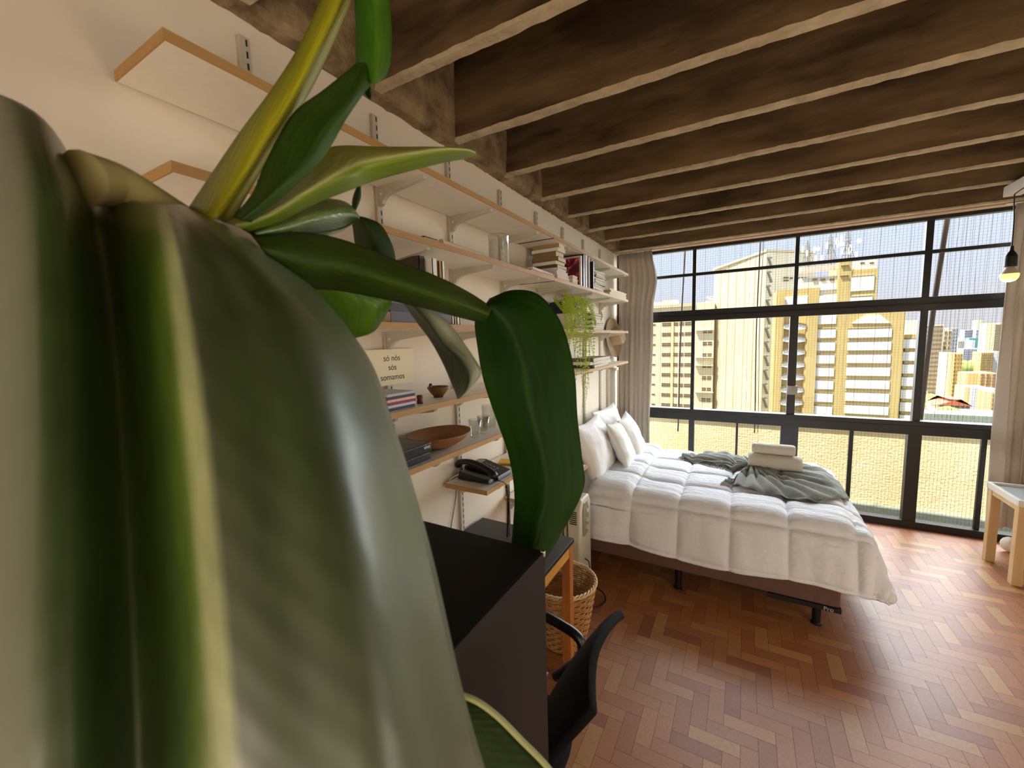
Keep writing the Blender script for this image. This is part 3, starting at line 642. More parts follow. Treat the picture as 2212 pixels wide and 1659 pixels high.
bw_.lathe([(0,0),(.020,0),(.022,.006),(.036,.022),(.046,.040),(.045,.046),(.041,.044),(.032,.024),(.018,.010),(0,.008)],c,28)
small_bowl=bw_.build('wooden_bowl',M('dark_bowl_wood','#80582a',.45,col2='#4e3014',nscale=30),smooth=True); tag(small_bowl,'small round dark wooden bowl with curled handle on the fourth shelf','bowl')
hb_=MB().tube(smoothpath([(-1.13,1.30,Z4+.043),(-1.13,1.292,Z4+.052),(-1.13,1.297,Z4+.060),(-1.13,1.304,Z4+.056)],10),.004,8); hb_.build('handle',M('dark_handle_wood','#2c1608',.5),small_bowl)
# fifth shelf: long wooden bowl, router boxes, glasses
c=Vector((-1.135,1.345,Z5)); m_=MB(); prof=[(0,0),(.35,0),(.55,.010),(.80,.030),(1.0,.056),(1.0,.062),(.96,.060),(.76,.042),(.48,.020),(0,.010)]
m_.lathe([(r_,z_) for r_,z_ in prof],c,40,sx=.125,sy=.155)
for v in m_.v: v.z+= .12*(v.y-c.y)**2*(1 if v.z>Z5+.03 else 0)
tag(m_.build('wooden_bowl',M('brown_bowl_wood','#a27444',.55,col2='#80562c',nscale=12,stretch=(1,.3,4)),smooth=True),'long oval reddish-brown wooden bowl on the fifth shelf','bowl')
rt=thing('modem_box','glossy black modem box lettered in white on top of the flat black one','modem',(-1.13,1.12,Z5+.028))
MB().box(-1.22,-1.04,1.00,1.185,Z5+.0285,Z5+.066).build('case',black_plastic,rt,bevel=.004)
def text(s,size,loc,rot,mt,name,parent=None,ext=.0004,align='CENTER',font=None):
    cu=bpy.data.curves.new(name,'FONT'); cu.body=s; cu.size=size; cu.extrude=ext; cu.align_x=align
    o=bpy.data.objects.new(name,cu); COL.objects.link(o); o.rotation_euler=rot; o.data.materials.append(mt)
    bpy.context.view_layer.update()
    dg=bpy.context.evaluated_depsgraph_get(); me=bpy.data.meshes.new_from_object(o.evaluated_get(dg)); 
    bpy.data.objects.remove(o); o=bpy.data.objects.new(name,me); COL.objects.link(o); o.rotation_euler=rot
    if parent is not None:
        o.parent=parent; o.location=Vector(loc)-parent.location
    else: o.location=loc
    return o
wtxt=M('white_print','#f4f4f4',.5)
text('vivo',.022,(-1.0395,1.158,Z5+.047),(PI/2,0,PI/2),wtxt,'lettering',rt)
tag(MB().box(-1.225,-1.045,1.0,1.182,Z5,Z5+.028).build('flat_box',M('dark_grey_plastic','#1b1c1e',.4),bevel=.004),'flat dark grey box under the lettered modem box','box')
gp=[(0,.001),(.020,.001),(.021,.004),(.024,.03),(.032,.085),(.030,.085),(.022,.03),(.018,.012),(0,.010)]
for i,(y_,x_,l_) in enumerate(((1.556,-1.094,'flared drinking glass, nearest of the three, on the fifth shelf'),(1.645,-1.105,'flared drinking glass, middle of the three, on the fifth shelf'))):
    glassy('drinking_glass',l_,'glass',(x_,y_,Z5),gp,'drinking glasses on the fifth shelf',n=20)
glassy('drinking_glass','taller straight glass behind the two flared ones, half hidden by the leaf','glass',(-1.15,1.765,Z5),[(0,.001),(.036,.001),(.038,.12),(.036,.12),(.034,.01),(0,.008)],'drinking glasses on the fifth shelf',n=20)
# verse card hung on the wall
cdm=M('cream_card','#ece2c0',.8)
crd=thing('verse_card','cream card printed with a short verse, pinned to the wall','card',(XL+.02,1.2115,1.585))
MB().box(XL+.018,XL+.0195,1.068,1.355,1.584,1.732).build('card',cdm,crd)
btxt=M('brown_black_print','#2a2018',.7)
for s,yy,zz in (('só nós',1.225,1.684),('sós',1.225,1.646),('somamos',1.225,1.606)):
    o=text(s,.035,(XL+.0197,yy,zz),(PI/2,0,PI/2),btxt,'lettering',crd)
MB().lathe([(0,0),(.005,0),(.004,.006),(0,.008)],(XL+.0195,1.2115,1.738),12,M_=Matrix.Rotation(PI/2,4,'Y')).build('pin',white_gloss,crd)
# small picture frame by the bed and straw hats
pf=thing('wall_frame','narrow cream framed panel on the wall above the pillows','picture frame',(XL+.01,4.55,.9))
fy0,fy1,fz0,fz1=4.33,4.76,.90,1.42; m_=MB()
for a in ((fy0,fy1,fz0,fz0+.03),(fy0,fy1,fz1-.03,fz1),(fy0,fy0+.03,fz0+.03,fz1-.03),(fy1-.03,fy1,fz0+.03,fz1-.03)): m_.box(XL+.001,XL+.022,*a)
m_.build('frame',M('cream_frame','#d9cdb4',.6),pf); MB().box(XL+.001,XL+.01,fy0+.03,fy1-.03,fz0+.03,fz1-.03).build('panel',M('pale_linen','#e6ddcc',.8),pf)
straw=M('woven_straw','#cdb594',.9,col2='#b59a78',nscale=160,bump=.6,bscale=260,bdist=.002)
def hat(label,c,r,rot,crown=.08,crh=.07):
    t=thing('straw_hat',label,'hat',c); Rm=Matrix.Rotation(rot[2],4,'Z')@Matrix.Rotation(rot[1],4,'Y')@Matrix.Rotation(rot[0],4,'X')
    m_=MB(); prof=[]
    n=26
    for i in range(n+1):
        q=r-(r-crown)*i/n; prof.append((q,.004*math.sin(i*2.4)+.012*(q/r)**2-.012))
    m_.lathe(prof,c,36,M_=Rm); m_.build('brim',straw,t,smooth=True,solid=.003)
    m_=MB(); pr=[(crown,0)]+[(crown*(1-.12*(i/12)**2)+.0015*math.sin(i*2.6),crh*i/12) for i in range(1,12)]+[(crown*.7,crh*1.03),(crown*.3,crh*1.0),(0,crh*.98)]
    m_.lathe(pr,c,32,M_=Rm); m_.build('crown',straw,t,smooth=True); return t
hat('round woven straw hat hung on the wall by the curtain, crown facing the room',(-1.235,4.44,1.765),.215,(0,math.radians(84),math.radians(-6)),.09,.105)
# ================================================================ TELEPHONE SHELF
ph=thing('telephone','black corded desk telephone with keypad on the short wall shelf','telephone',(-1.14,1.70,1.0606))
m_=MB(); 
m_.prism([(-1.255,1.075),(-1.245,1.118),(-1.20,1.122),(-1.045,1.083),(-1.04,1.063),(-1.25,1.063)],1,1.665,1.80); m_.build('body',black_plastic,ph,bevel=.004)
m_=MB(); m_.prism([(-1.245,1.066),(-1.235,1.105),(-1.06,1.082),(-1.055,1.063)],1,1.60,1.665); m_.build('cradle',black_plastic,ph,bevel=.004)
hs=MB(); P_=smoothpath([(-1.262,1.628,1.118),(-1.245,1.628,1.143),(-1.19,1.628,1.152),(-1.12,1.628,1.142),(-1.055,1.628,1.112),(-1.035,1.628,1.090)],18)
hs.tube(P_,[.016,.024,.024,.021,.019,.018,.018,.018,.018,.018,.018,.018,.019,.021,.024,.025,.024,.015],12,flat=.8); o=hs.build('handset',black_plastic,ph,smooth=True)
ky=M('phone_keys','#2a2c2f',.4)
for i in range(4):
    for j in range(3):
        f=i/3; x_=-1.165+.022*i; z_=1.1225-(x_+1.20)*.2516+.0015; y_=1.70+.022*j
        MB().box(x_-.007,x_+.007,y_-.007,y_+.007,z_-.004,z_+.001).build('key',ky,ph)
MB().box(-1.225,-1.19,1.69,1.775,1.1185,1.1235).build('display',M('grey_lcd','#4c5256',.2),ph)
cc=MB(); base=smoothpath([(-1.05,1.628,1.075),(-1.02,1.645,1.072),(-1.003,1.665,1.058),(-1.0,1.672,1.03)],12); cc.tube(base,.0022,6); pts=[]
for s in (0,1):
    pts=[]
    for i in range(520):
        f=i/519; a=f*2*PI*46; z_=1.045-.262*f; cx_=-.998+.006*math.sin(f*3); cy_=1.668+.013*s+.005*math.sin(f*5+s*1.5)
        pts.append((cx_+.0058*math.cos(a),cy_+.0058*math.sin(a),z_))
    cc.tube(pts,.0017,5)
cc.build('coiled_cord',black_plastic,ph,smooth=True)
nt_=thing('sticky_notes','small pad of yellow and pink sticky notes beside the telephone','sticky notes',(-1.16,1.95,1.0606))
nt_m=[M('note_yellow','#e8b93c',.8),M('note_pink','#e07a86',.8)]
MB().box(-.04,.04,-.04,.04,0,.006,0,Matrix.Translation((-1.15,1.95,1.061))@Matrix.Rotation(.5,4,'Z')).build('pink_pad',nt_m[1],nt_)
MB().box(-.04,.04,-.04,.04,0.006,.014,0,Matrix.Translation((-1.16,1.945,1.061))@Matrix.Rotation(.35,4,'Z')).build('yellow_pad',nt_m[0],nt_)
tag(MB().box(-.055,.055,-.007,.007,0,.008,0,Matrix.Translation((-1.085,1.95,1.061))@Matrix.Rotation(1.25,4,'Z')).build('pen_box',M('dark_taupe','#4d4038',.5),bevel=.002),'slim dark bar lying on the telephone shelf before the sticky notes','pen case')
sg=MB(); 
for s in (-1,1): sg.lathe([(0,-.002),(.022,-.002),(.024,0),(.022,.003),(0,.003)],(-1.10,2.09+s*.027,1.086),16,M_=Matrix.Rotation(PI/2,4,'Y'))
sg.tube([(-1.10,2.04,1.095),(-1.20,2.045,1.068)],.003,6); sg.tube([(-1.10,2.14,1.095),(-1.20,2.135,1.068)],.003,6)
tag(sg.build('sunglasses',M('tortoise_brown','#5a2e18',.25),smooth=False),'brown sunglasses standing at the far end of the telephone shelf','sunglasses')
cb=MB(); cb.tube(smoothpath([(XL+.006,1.64,1.02),(XL+.007,1.625,.95),(XL+.007,1.60,.88),(XL+.007,1.575,.80),(XL+.008,1.58,.70)],24),.0025,6)
tag(cb.build('wall_cable',M('grey_cable','#77706a',.6),smooth=True),'thin grey cable running down the wall below the telephone shelf','cable')
cb=MB(); cb.tube(smoothpath([(-1.235,1.60,1.09),(-1.262,1.585,1.075),(-1.262,1.56,1.064),(-1.235,1.575,1.0625),(-1.20,1.59,1.0625)],24),.0018,6)
cb.build('line_cord',M('white_cord','#e8e6e0',.5),ph,smooth=True)
# ================================================================ DESK + FRIDGE + CHAIR
dk=thing('desk','desk with black top and amber pine legs against the left wall','desk',(-1.0,1.25,0))
blackwood=M('black_laminate','#17181a',.42,col2='#1d1e20',nscale=40)
MB().box(XL+.02,-.715,.63,1.845,.738,.758).build('tabletop',blackwood,dk,bevel=.0015)
for (x_,y_) in ((-.742,1.815),(-.742,.665),(XL+.05,1.815),(XL+.05,.665)): MB().box(x_-.022,x_+.022,y_-.022,y_+.022,0,.738).build('leg',amber,dk,bevel=.002)
m_=MB(); m_.box(-.762,-.722,.687,1.793,.678,.738); m_.box(XL+.03,XL+.07,.687,1.793,.678,.738); m_.box(XL+.07,-.762,1.80,1.835,.678,.738); m_.box(XL+.07,-.762,.645,.68,.678,.738); m_.build('apron',M('honey_pine','#c8923f',.5,col2='#b37c30',nscale=5,stretch=(8,.7,8)),dk,bevel=.002)
fg=thing('refrigerator','matte black upright fridge standing beneath the big philodendron','refrigerator',(-.6,.27,0))
fm=M('matte_black_enamel','#040404',.6,col2='#070606',nscale=30,spec=.2)
brn=M('matte_brown_black_side','#17110d',.6,spec=.3)
b=MB(); b.box(-.88,-.283,-.02,.587,.03,1.40,0); b.build('cabinet',[fm],fg,bevel=.002)
MB().box(-.2829,-.280,-.018,.5865,.03,1.3995).build('side_panel',brn,fg,bevel=.0006)
MB().box(-.88,-.28,-.065,-.023,.06,1.39).build('door',fm,fg,bevel=.004)
for sx in (-.84,-.32):
    for sy in (.02,.54): MB().lathe([(.02,0),(.02,.03),(0,.03)],(sx,sy,0),12).build('foot',black_plastic,fg)
o=MB().box(-.286,-.2785,.581,.5885,1.391,1.4015).build('corner_cap',M('chrome','#d8d8d8',.2,1),fg,bevel=.002); o['label']='bright metal corner cap'
# chair
ch=thing('office_chair','black mesh-back office chair with loop arms tucked at the desk','chair',(-.58,1.08,0))
mesh_bk=M('black_chair_mesh','#050505',.85,spec=.2,bump=.8,bscale=420,bdist=.002)
st=[]
for i in range(17):
    f=i/16; z=.47+.49*f
    xb=-.535+.235*f**1.05-.02*math.sin(f*PI)
    half=.212*(1-.16*max(0,(f-.7)/.3)**2.5)*(.80+.2*min(1,f/.25)); row=[]
    for j in range(13):
        g_=-1+2*j/12; row.append(Vector((xb+(.018*g_*g_ if g_>0 else .045*g_*g_)-.01,.975+half*g_*1.0,z-.03*g_*g_*f**4)))
    st.append(row)
m_=MB(); m_.grid(st); m_.build('backrest',mesh_bk,ch,smooth=True,solid=.028,bevel=.008)
m_=MB(); pts=[]
for i in range(40):
    a=2*PI*i/40; pts.append((-.70+.26*math.copysign(abs(math.cos(a))**.6,math.cos(a)),1.0+.23*math.copysign(abs(math.sin(a))**.6,math.sin(a))))
m_.prism(pts,2,.425,.485); m_.build('seat',M('black_fabric','#060608',.9,spec=.2,bump=.5,bscale=300),ch,bevel=.02,smooth=False)
for s in (-1,1):
    yy=1.0+s*.29 if s>0 else .70
    yy=1.335 if s>0 else .70
    m_=MB(); P_=smoothpath([(-.60,yy-.0,.45),(-.555,yy,.50),(-.515,yy,.545),(-.49,yy,.60),(-.505,yy,.648),(-.565,yy,.672),(-.66,yy,.690),(-.78,yy,.688),(-.83,yy,.65),(-.82,yy,.58),(-.74,yy,.50),(-.70,yy,.45)],44)
    m_.tube(P_,.019,10); m_.bar((-.66,yy+.01,.44),(-.66,1.0,.43),.05,.012); m_.build('armrest',black_plastic,ch,smooth=True)
m_=MB(); m_.tube([(-.68,1.0,.425),(-.68,1.0,.12)],.026,14); m_.bar((-.68,1.0,.42),(-.50,.99,.44),.06,.02); m_.bar((-.52,.985,.43),(-.50,.985,.62),.06,.016); m_.build('column',black_plastic,ch)
for k in range(5):
    a=2*PI*k/5+.3; m_=MB(); m_.bar((-.68,1.0,.11),(-.68+.27*math.cos(a),1.0+.27*math.sin(a),.075),.04,.03); l=m_.build('base_leg',black_plastic,ch)
    m_=MB(); m_.lathe([(0,-.022),(.024,-.022),(.027,0),(.024,.022),(0,.022)],(-.68+.27*math.cos(a),1.0+.27*math.sin(a),.0275),14,M_=Matrix.Rotation(PI/2,4,'Y')@Matrix.Rotation(a,4,'X')); m_.build('castor',black_plastic,l)
# ================================================================ RADIATOR, BASKET
ra=thing('oil_radiator','cream oil-filled radiator with round dial controls between desk and bed','radiator',(-1.08,2.62,0))
crm=M('cream_enamel','#cfc9b6',.4); dkol=M('olive_control_panel','#8c8468',.3)
m_=MB(); pr=[]
for k in range(6):
    xx=-1.245+.040*k; m_=MB(); m_.prism([(2.525,.12),(2.54,.09),(2.71,.09),(2.725,.12),(2.725,.60),(2.70,.635),(2.55,.635),(2.525,.60)],0,xx-.009,xx+.009); m_.box(xx-.02,xx+.02,2.60,2.65,.12,.155); m_.box(xx-.02,xx+.02,2.60,2.65,.56,.6); m_.build('fin',crm,ra,bevel=.004)
hx0,hx1=-1.02,-.93
m_=MB(); m_.prism([(2.50,.06),(2.74,.06),(2.735,.60),(2.70,.66),(2.55,.66),(2.505,.61)],0,hx0,hx1); m_.build('control_housing',crm,ra,bevel=.012)
m_=MB(); m_.prism([(2.56,.40),(2.60,.385),(2.655,.40),(2.675,.46),(2.675,.58),(2.64,.63),(2.58,.63),(2.555,.57)],0,hx1-.002,hx1+.006); o=m_.build('control_panel',dkol,ra,bevel=.003); o['label']='olive oval control panel'
for z_ in (.45,.50,.57): MB().lathe([(0,0),(.016,0),(.015,.014),(0,.014)],(hx1+.006,2.615,z_),18,M_=Matrix.Rotation(PI/2,4,'Y')).build('dial',crm,o)
for k in range(8):
    pass
m_=MB()
for k in range(7): m_.box(hx0+.02,hx1-.02,2.4985,2.502,.50+.014*k,.506+.014*k)
m_.build('vent_slots',M('dark_slot','#2b2824',.8),ra)
for xx in (-1.22,-1.0):
    m_=MB(); m_.bar((xx,2.50,.05),(xx,2.75,.05),.02,.02); 
    for yy in (2.5,2.75): m_.lathe([(0,-.012),(.026,-.012),(.026,.012),(0,.012)],(xx,yy,.0275),14,M_=Matrix.Rotation(PI/2,4,'Y'))
    m_.build('wheel_axle',black_plastic,ra)
m_=MB(); m_.tube(smoothpath([(-.93,2.60,.22),(-.90,2.60,.20),(-.88,2.58,.12),(-.86,2.62,.02),(-.80,2.60,.005),(-.76,2.52,.005),(-.80,2.42,.005),(-.88,2.40,.005),(-.92,2.30,.005)],40),.004,7); m_.build('power_cord',black_plastic,ra,smooth=True)
bk=thing('wicker_basket','round open wicker basket on the floor behind the desk leg','basket',(-.875,2.06,0))
wic=M('wicker','#bf9156',.7,col2='#99672f',nscale=40); BC=Vector((-.875,2.06,0))
def brad(z): return .115+.075*(z/.38)**.75
m_=MB(); NS=30
for k in range(19):
    z=.02+.335*k/18
    for ph_ in (0,1):
        zz=z+.009*ph_; pts=[]
        for i in range(121):
            a=2*PI*i/120; rr_=brad(zz)+.0045*math.sin(a*NS/2+PI*(k+ph_)); pts.append(BC+Vector((rr_*math.cos(a),rr_*math.sin(a),zz)))
        m_.tube(pts,.0038,5,cap=False)
m_.build('woven_wall',wic,bk,smooth=True)
m_=MB()
for i in range(NS):
    a=2*PI*i/NS; m_.tube([BC+Vector((brad(z)*math.cos(a),brad(z)*math.sin(a),z)) for z in (.01,.1,.2,.3,.375)],.003,5)
m_.build('stakes',wic,bk)['kind']='stuff'
for s in range(3):
    m_=MB(); pts=[BC+Vector(((brad(.375)+.007*math.cos(a*14+s*2.1))*math.cos(a),(brad(.375)+.007*math.cos(a*14+s*2.1))*math.sin(a),.38+.007*math.sin(a*14+s*2.1))) for a in [2*PI*i/240 for i in range(241)]]
    m_.tube(pts,.0055,6,cap=False); m_.build('rim_strand',M('pale_wicker','#d9bd8e',.6),bk,smooth=True)
MB().lathe([(0,.004),(.115,.004),(.117,.014),(0,.014)],BC,30).build('bottom',wic,bk)
# ================================================================ BED
bed=thing('bed','low double bed on brown box base with white mattress','bed',(-.36,3.55,0))
brown=M('brown_box_fabric','#6b4f44',.95,col2='#5d443b',nscale=30,bump=.3,bscale=200); sheet=M('white_sheet','#eeeae2',.85,bump=.25,bscale=25,bdist=.006)
MB().box(-1.25,.53,2.845,4.24,.155,.335).build('box_base',brown,bed,bevel=.012)
MB().box(-1.26,.545,2.925,4.25,.336,.56).build('mattress',sheet,bed,bevel=.04)
st_=MB().box(.17,.535,2.838,2.87,.128,.156); o=st_.build('base_rail',black_plastic,bed)
text('Pro',.034,(.475,2.8375,.131),(PI/2,0,0),M('grey_print','#b9b6b0',.5),'lettering',o)
bpy.data.objects['lettering.004'].location=Vector((.475,2.8375,.131))-world_of(o).translation if 'lettering.004' in bpy.data.objects else (0,0,0)
for x_ in (-1.1,-.354,.428):
    for y_ in (2.90,3.5,4.15):
        m_=MB(); m_.lathe([(0,.012),(.022,.012),(.024,.155),(0,.155)],(x_,y_,0),16); m_.lathe([(0,0),(.030,0),(.030,.008),(.022,.016),(0,.016)],(x_,y_,0),16); m_.build('leg',black_plastic,bed,smooth=False)
m_=MB(); P_=[]
for i in range(30):
    x_=-1.2+.95*i/29; P_.append([(x_,2.895-.012*j+.006*math.sin(i*1.1),.50-.075*j-.012*math.sin(i*.9+1)*(j/3)) for j in range(4)])
m_.grid(P_); m_.build('sheet_edge',sheet,bed,smooth=True,solid=.004)
# comforter
com=M('white_quilted_cotton','#e4e6ec',.8,bump=.6,bscale=30,bdist=.012,stretch=(1,2.6,1),sheen=.2)
def fr(t): # rounded fall: arc-length -> (outward, down)
    r=.09; q=r*PI/2
    if t<0: return 0.0,0.0
    if t<q: a=t/r; return r*math.sin(a),r*(1-math.cos(a))
    return r+(t-q)*.24,r+(t-q)*.97
def quilt(u,s):
    su=abs(math.sin(PI*(u+.62)/.315)); ss=abs(math.sin(PI*(s+.02)/.30))
    a=1-math.exp(-su*5); b=1-math.exp(-ss*5)
    wr=noise.noise(Vector((u*3.5,s*26,1.3)))*.5+noise.noise(Vector((u*9,s*40,4)))*.25
    edge=math.exp(-min(su,ss)*2.5)
    w2=noise.noise(Vector((u*26+s*7,s*5,9)))*.35
    return .034*a*b+.011*wr*(.35+edge)+.007*w2*(.5+.5*edge)
HEADX,FOOTX,NEARY=-1.0,.60,2.93
def dpos(u,s,extra=0):
    """u: metres from head toward foot, s: metres from near edge (negative = hanging)"""
    ox,dx=fr(u-(FOOTX-HEADX)+.06); oy,dy=fr(-s+.07); L=1.30
    o2,d2=fr(s-L+.05)
    x=HEADX+min(u,FOOTX-HEADX-.06)+ox*1.25; y=NEARY+.07+max(min(s,L-.05)-.07,0)-oy*1.15+o2
    dn=(dx**3+dy**3+d2**3)**(1/3) if (dx or dy or d2) else 0
    z=.598-dn*.97
    cen=math.sin(PI*max(0,min(1,s/L)))*.02
    return Vector((x,y,z+cen*(1 if dn<.02 else 0)))
NU,NV=230,210
def comforter():
    U0,U1,S0,S1=-.02,1.99,-.335,1.62
    G=[]
    for i in range(NU+1):
        u=U0+(U1-U0)*i/NU; r=[]
        for j in range(NV+1):
            s=S0+(S1-S0)*j/NV
            # soften the near foot corner, wavy hem
            uu=u; ss=s
            if u>1.5 and s<0: ss=s*(1-.25*((u-1.5)/.5)**2)
            if s<.5 and u>1.6: uu=u-.10*((.5-s)/.8)**2*((u-1.6)/.4)
            if s<-.1: ss+= .018*math.sin(u*5.2+.6)*((-s-.1)/.25)
            p=dpos(uu,ss); e1=dpos(uu+.004,ss)-dpos(uu-.004,ss); e2=dpos(uu,ss+.004)-dpos(uu,ss-.004); n=e1.cross(e2)
            if n.length>0: n.normalize()
            if n.z<0 and p.z>.5: n=-n
            h=quilt(u,s)+.012
            # folded-back band at the head
            f=1/(1+math.exp((u-.33-.03*math.sin(s*4))*60)); h+=.036*f
            if u<.0: h*=.3
            # long soft drape folds on the hanging side
            if s<0: h+=.013*math.sin(u*15+2.2*math.sin(u*3.1)+s*4)*min(1,-s/.2)+.006*noise.noise(Vector((u*14,s*3,2)))
            if u>1.65: h+=.012*math.sin(s*13+1.4*math.sin(s*4))*min(1,(u-1.65)/.2)
            r.append(p+n*h)
        G.append(r)
    m_=MB(); m_.grid(G); o=m_.build('comforter',com,smooth=True,solid=.012)
    return tag(o,'white quilted comforter spread over the bed, corner hanging at the foot','comforter'),G
cf,DG=comforter()
from mathutils.bvhtree import BVHTree
_vs=[v for r in DG for v in r]; _n=NV+1
BV=BVHTree.FromPolygons([tuple(v) for v in _vs],[(i*_n+j,(i+1)*_n+j,(i+1)*_n+j+1,i*_n+j+1) for i in range(NU) for j in range(NV)])
def topz(x,y,d=.6):
    h=BV.ray_cast(Vector((x,y,1.5)),Vector((0,0,-1))); return h[0].z+.006 if h[0] else d
# throw blanket gathered under the towels
tw=thing('throw_blanket','grey fringed throw gathered beneath the rolled towels on the bed','blanket',(.08,3.70,.62))
thr=M('grey_linen_throw','#7f817b',.95,col2='#95978f',nscale=50,bump=.4,bscale=300)
def fan(c,pts,n_f,hgt,seed,twist=0):
    c=Vector(c); n=64; nr=26; path=smoothpath([(p[0],p[1],0) for p in pts],n+1); G=[]
    for i in range(n+1):
        e=path[i]; row=[]
        for j in range(nr+1):
            f=.06+.94*j/nr; q=c+(e-c)*f; ang=i/n*n_f*PI+.6*math.sin(f*3+i*.07)
            z=topz(q.x,q.y)+.006+hgt*1.25*(abs(math.sin(ang))**1.1)*(.35+.65*math.sin(PI*min(1,f*.62+.25)))+.03*math.exp(-f*9)
            row.append((q.x+.01*math.sin(ang*.7+f*5),q.y+.01*math.cos(ang*.8+f*4),z))
        G.append(row)
    return G,path
G1,p1=fan((.07,3.78,0),[(-.03,3.66),(-.20,3.72),(-.40,3.83),(-.46,3.93),(-.33,4.10),(-.15,4.22),(-.02,4.18),(.08,4.02)],9,.03,1)
m_=MB(); m_.grid(G1)
G2,p2=fan((.08,3.72,0),[(.0,3.48),(-.05,3.30),(.10,3.23),(.28,3.17),(.45,3.18),(.58,3.30),(.66,3.52),(.68,3.75),(.60,3.95),(.42,4.02),(.25,3.92)],13,.032,2)
m_.grid(G2); m_.build('cloth',thr,tw,smooth=True,solid=.004)
m_=MB(); rt_=random.Random(9)
def fringe(a,b,n,dirv):
    for k in range(n):
        p=Vector(a).lerp(Vector(b),k/(n-1)); z=topz(p.x,p.y)+.008
        q=[Vector((p.x,p.y,z+.012))]
        for t in range(1,5):
            xx=p.x+dirv[0]*t/4+rt_.uniform(-.006,.006); yy=p.y+dirv[1]*t/4+rt_.uniform(-.006,.006); q.append(Vector((xx,yy,topz(xx,yy)+.004)))
        m_.tube(q,.0036,5)
fringe((-.03,3.66),(-.20,3.71),14,(-.01,-.05)); fringe((-.20,3.71),(-.46,3.90),26,(-.02,-.05)); fringe((.0,3.46),(-.05,3.27),20,(-.07,-.0))
fringe((.28,3.98),(.50,4.03),18,(.01,.05))
m_.build('fringe',thr,tw)['kind']='stuff'
terry=M('cream_terry','#d8d0c2',1,bump=1,bscale=380,bdist=.004,col2='#e2dbce',nscale=90,sheen=.4)
def towel(name,label,c,L,r,fl,rz):
    t=thing(name,label,'towel',(c[0],c[1],c[2]-r*fl),0,'rolled towels on the bed'); m_=MB(); R_=Matrix.Rotation(rz,4,'Z')
    prof=[]; n=34; rings=[]
    for i in range(n+1):
        x_=-L/2+L*i/n; e=min(1,(1-abs(2*i/n-1))*7); rr_=r*(.80+.20*math.sqrt(max(0,1-(1-e)**2)))
        ring=[]
        for k in range(30):
            a=2*PI*k/30; ca,sa=math.cos(a),math.sin(a); p_=2.6; q=(abs(ca)**p_+abs(sa)**p_)**(-1/p_)
            nn=1+.018*noise.noise(Vector((x_*22,a*2,c[2]*9))); ring.append(Vector(c)+R_@Vector((x_,rr_*q*ca*1.12*nn,rr_*fl*q*sa*nn)))
        rings.append(ring)
    vs=[p for r_ in rings for p in r_]; fs=[(i*30+k,i*30+(k+1)%30,(i+1)*30+(k+1)%30,(i+1)*30+k) for i in range(n) for k in range(30)]
    m_.add(vs,fs); m_.build('roll',terry,t,smooth=True)
    for s in (-1,1):
        sp_=MB(); pts=[]
        for k in range(90):
            a=k*.22; q=r*.12+r*.74*k/89; pts.append(Vector(c)+R_@Vector((s*(L/2-.004),q*math.cos(a)*1.1,q*math.sin(a)*fl)))
        sp_.tube(pts,r*.085,6); sp_.build('spiral_end',terry,t,smooth=True)
tz=topz(.22,3.70)+.02
towel('bath_towel','larger rolled cream towel at the bottom of the pair on the bed',(.235,3.74,tz+.062),.36,.062,.95,.0)
towel('hand_towel','smaller rolled cream towel resting on top of the larger one',(.225,3.76,tz+.122+.040),.29,.044,.90,.0)
# pillows
pcl=M('white_pillow_cotton','#f0efee',.85,bump=.3,bscale=22,bdist=.008)
gcl=M('pale_grey_cushion_linen','#e2e0d8',.9,bump=.35,bscale=26,bdist=.008)
def pillow(name,label,c,w,h,t,M_,mt,seed,cat='pillow',group=None):
    # w along local x, h along local z, thickness along local y
    m_=MB(); n=44
    def side(sg):
        G=[]
        for i in range(n+1):
            a=-1+2*i/n; r=[]
            for j in range(n+1):
                b=-1+2*j/n; e=(max(0,1-abs(a)**2.6))**.55*(max(0,1-abs(b)**2.6))**.55
                pin=1-.10*(1-abs(a)**2)*abs(b)**3; pin2=1-.10*(1-abs(b)**2)*abs(a)**3
                nz=noise.noise(Vector((a*2.2+seed,b*2.2,seed)))*.20+noise.noise(Vector((a*7+seed,b*5,seed*2)))*.07
                cr=.05*math.sin((a+b)*9+seed)*max(0,abs(a*b)-.25)
                r.append(M_@Vector((a*w/2*pin2,sg*(t/2)*e*(1+nz+cr),b*h/2*pin)))
            G.append(r)
        return G
    m_.grid(side(1)); m_.grid(side(-1)); 
    o=m_.build(name,mt,smooth=True,fix=False)
    bm=bmesh.new(); bm.from_mesh(o.data); bmesh.ops.remove_doubles(bm,verts=bm.verts,dist=.0006); bmesh.ops.recalc_face_normals(bm,faces=bm.faces); bm.to_mesh(o.data); bm.free(); o.data.polygons.foreach_set('use_smooth',[True]*len(o.data.polygons))
    return tag(o,label,cat,group)
def PM(c,rz,lean,roll=0):  # plane normal along +x when rz=90deg
    return Matrix.Translation(c)@Matrix.Rotation(rz,4,'Z')@Matrix.Rotation(lean,4,'X')@Matrix.Rotation(roll,4,'Y')
pillow('pillow','big white pillow against the wall, far side of the bed',None,.66,.50,.17,PM((-1.13,3.93,.84),math.radians(88),math.radians(-17)),pcl,1.0)
pillow('pillow','big white pillow against the wall, near side of the bed',None,.64,.50,.19,PM((-1.06,3.28,.84),math.radians(92),math.radians(-20)),pcl,2.7)
pillow('cushion','pale grey-white cushion nearer the camera, leaning on the big pillows',None,.44,.42,.13,PM((-.905,3.50,.835),math.radians(97),math.radians(-26),.12),gcl,4.1,'cushion')
pillow('cushion','pale grey-white cushion farther from the camera, leaning on the big pillows',None,.44,.42,.13,PM((-.90,3.86,.835),math.radians(94),math.radians(-27),-.05),gcl,5.9,'cushion')
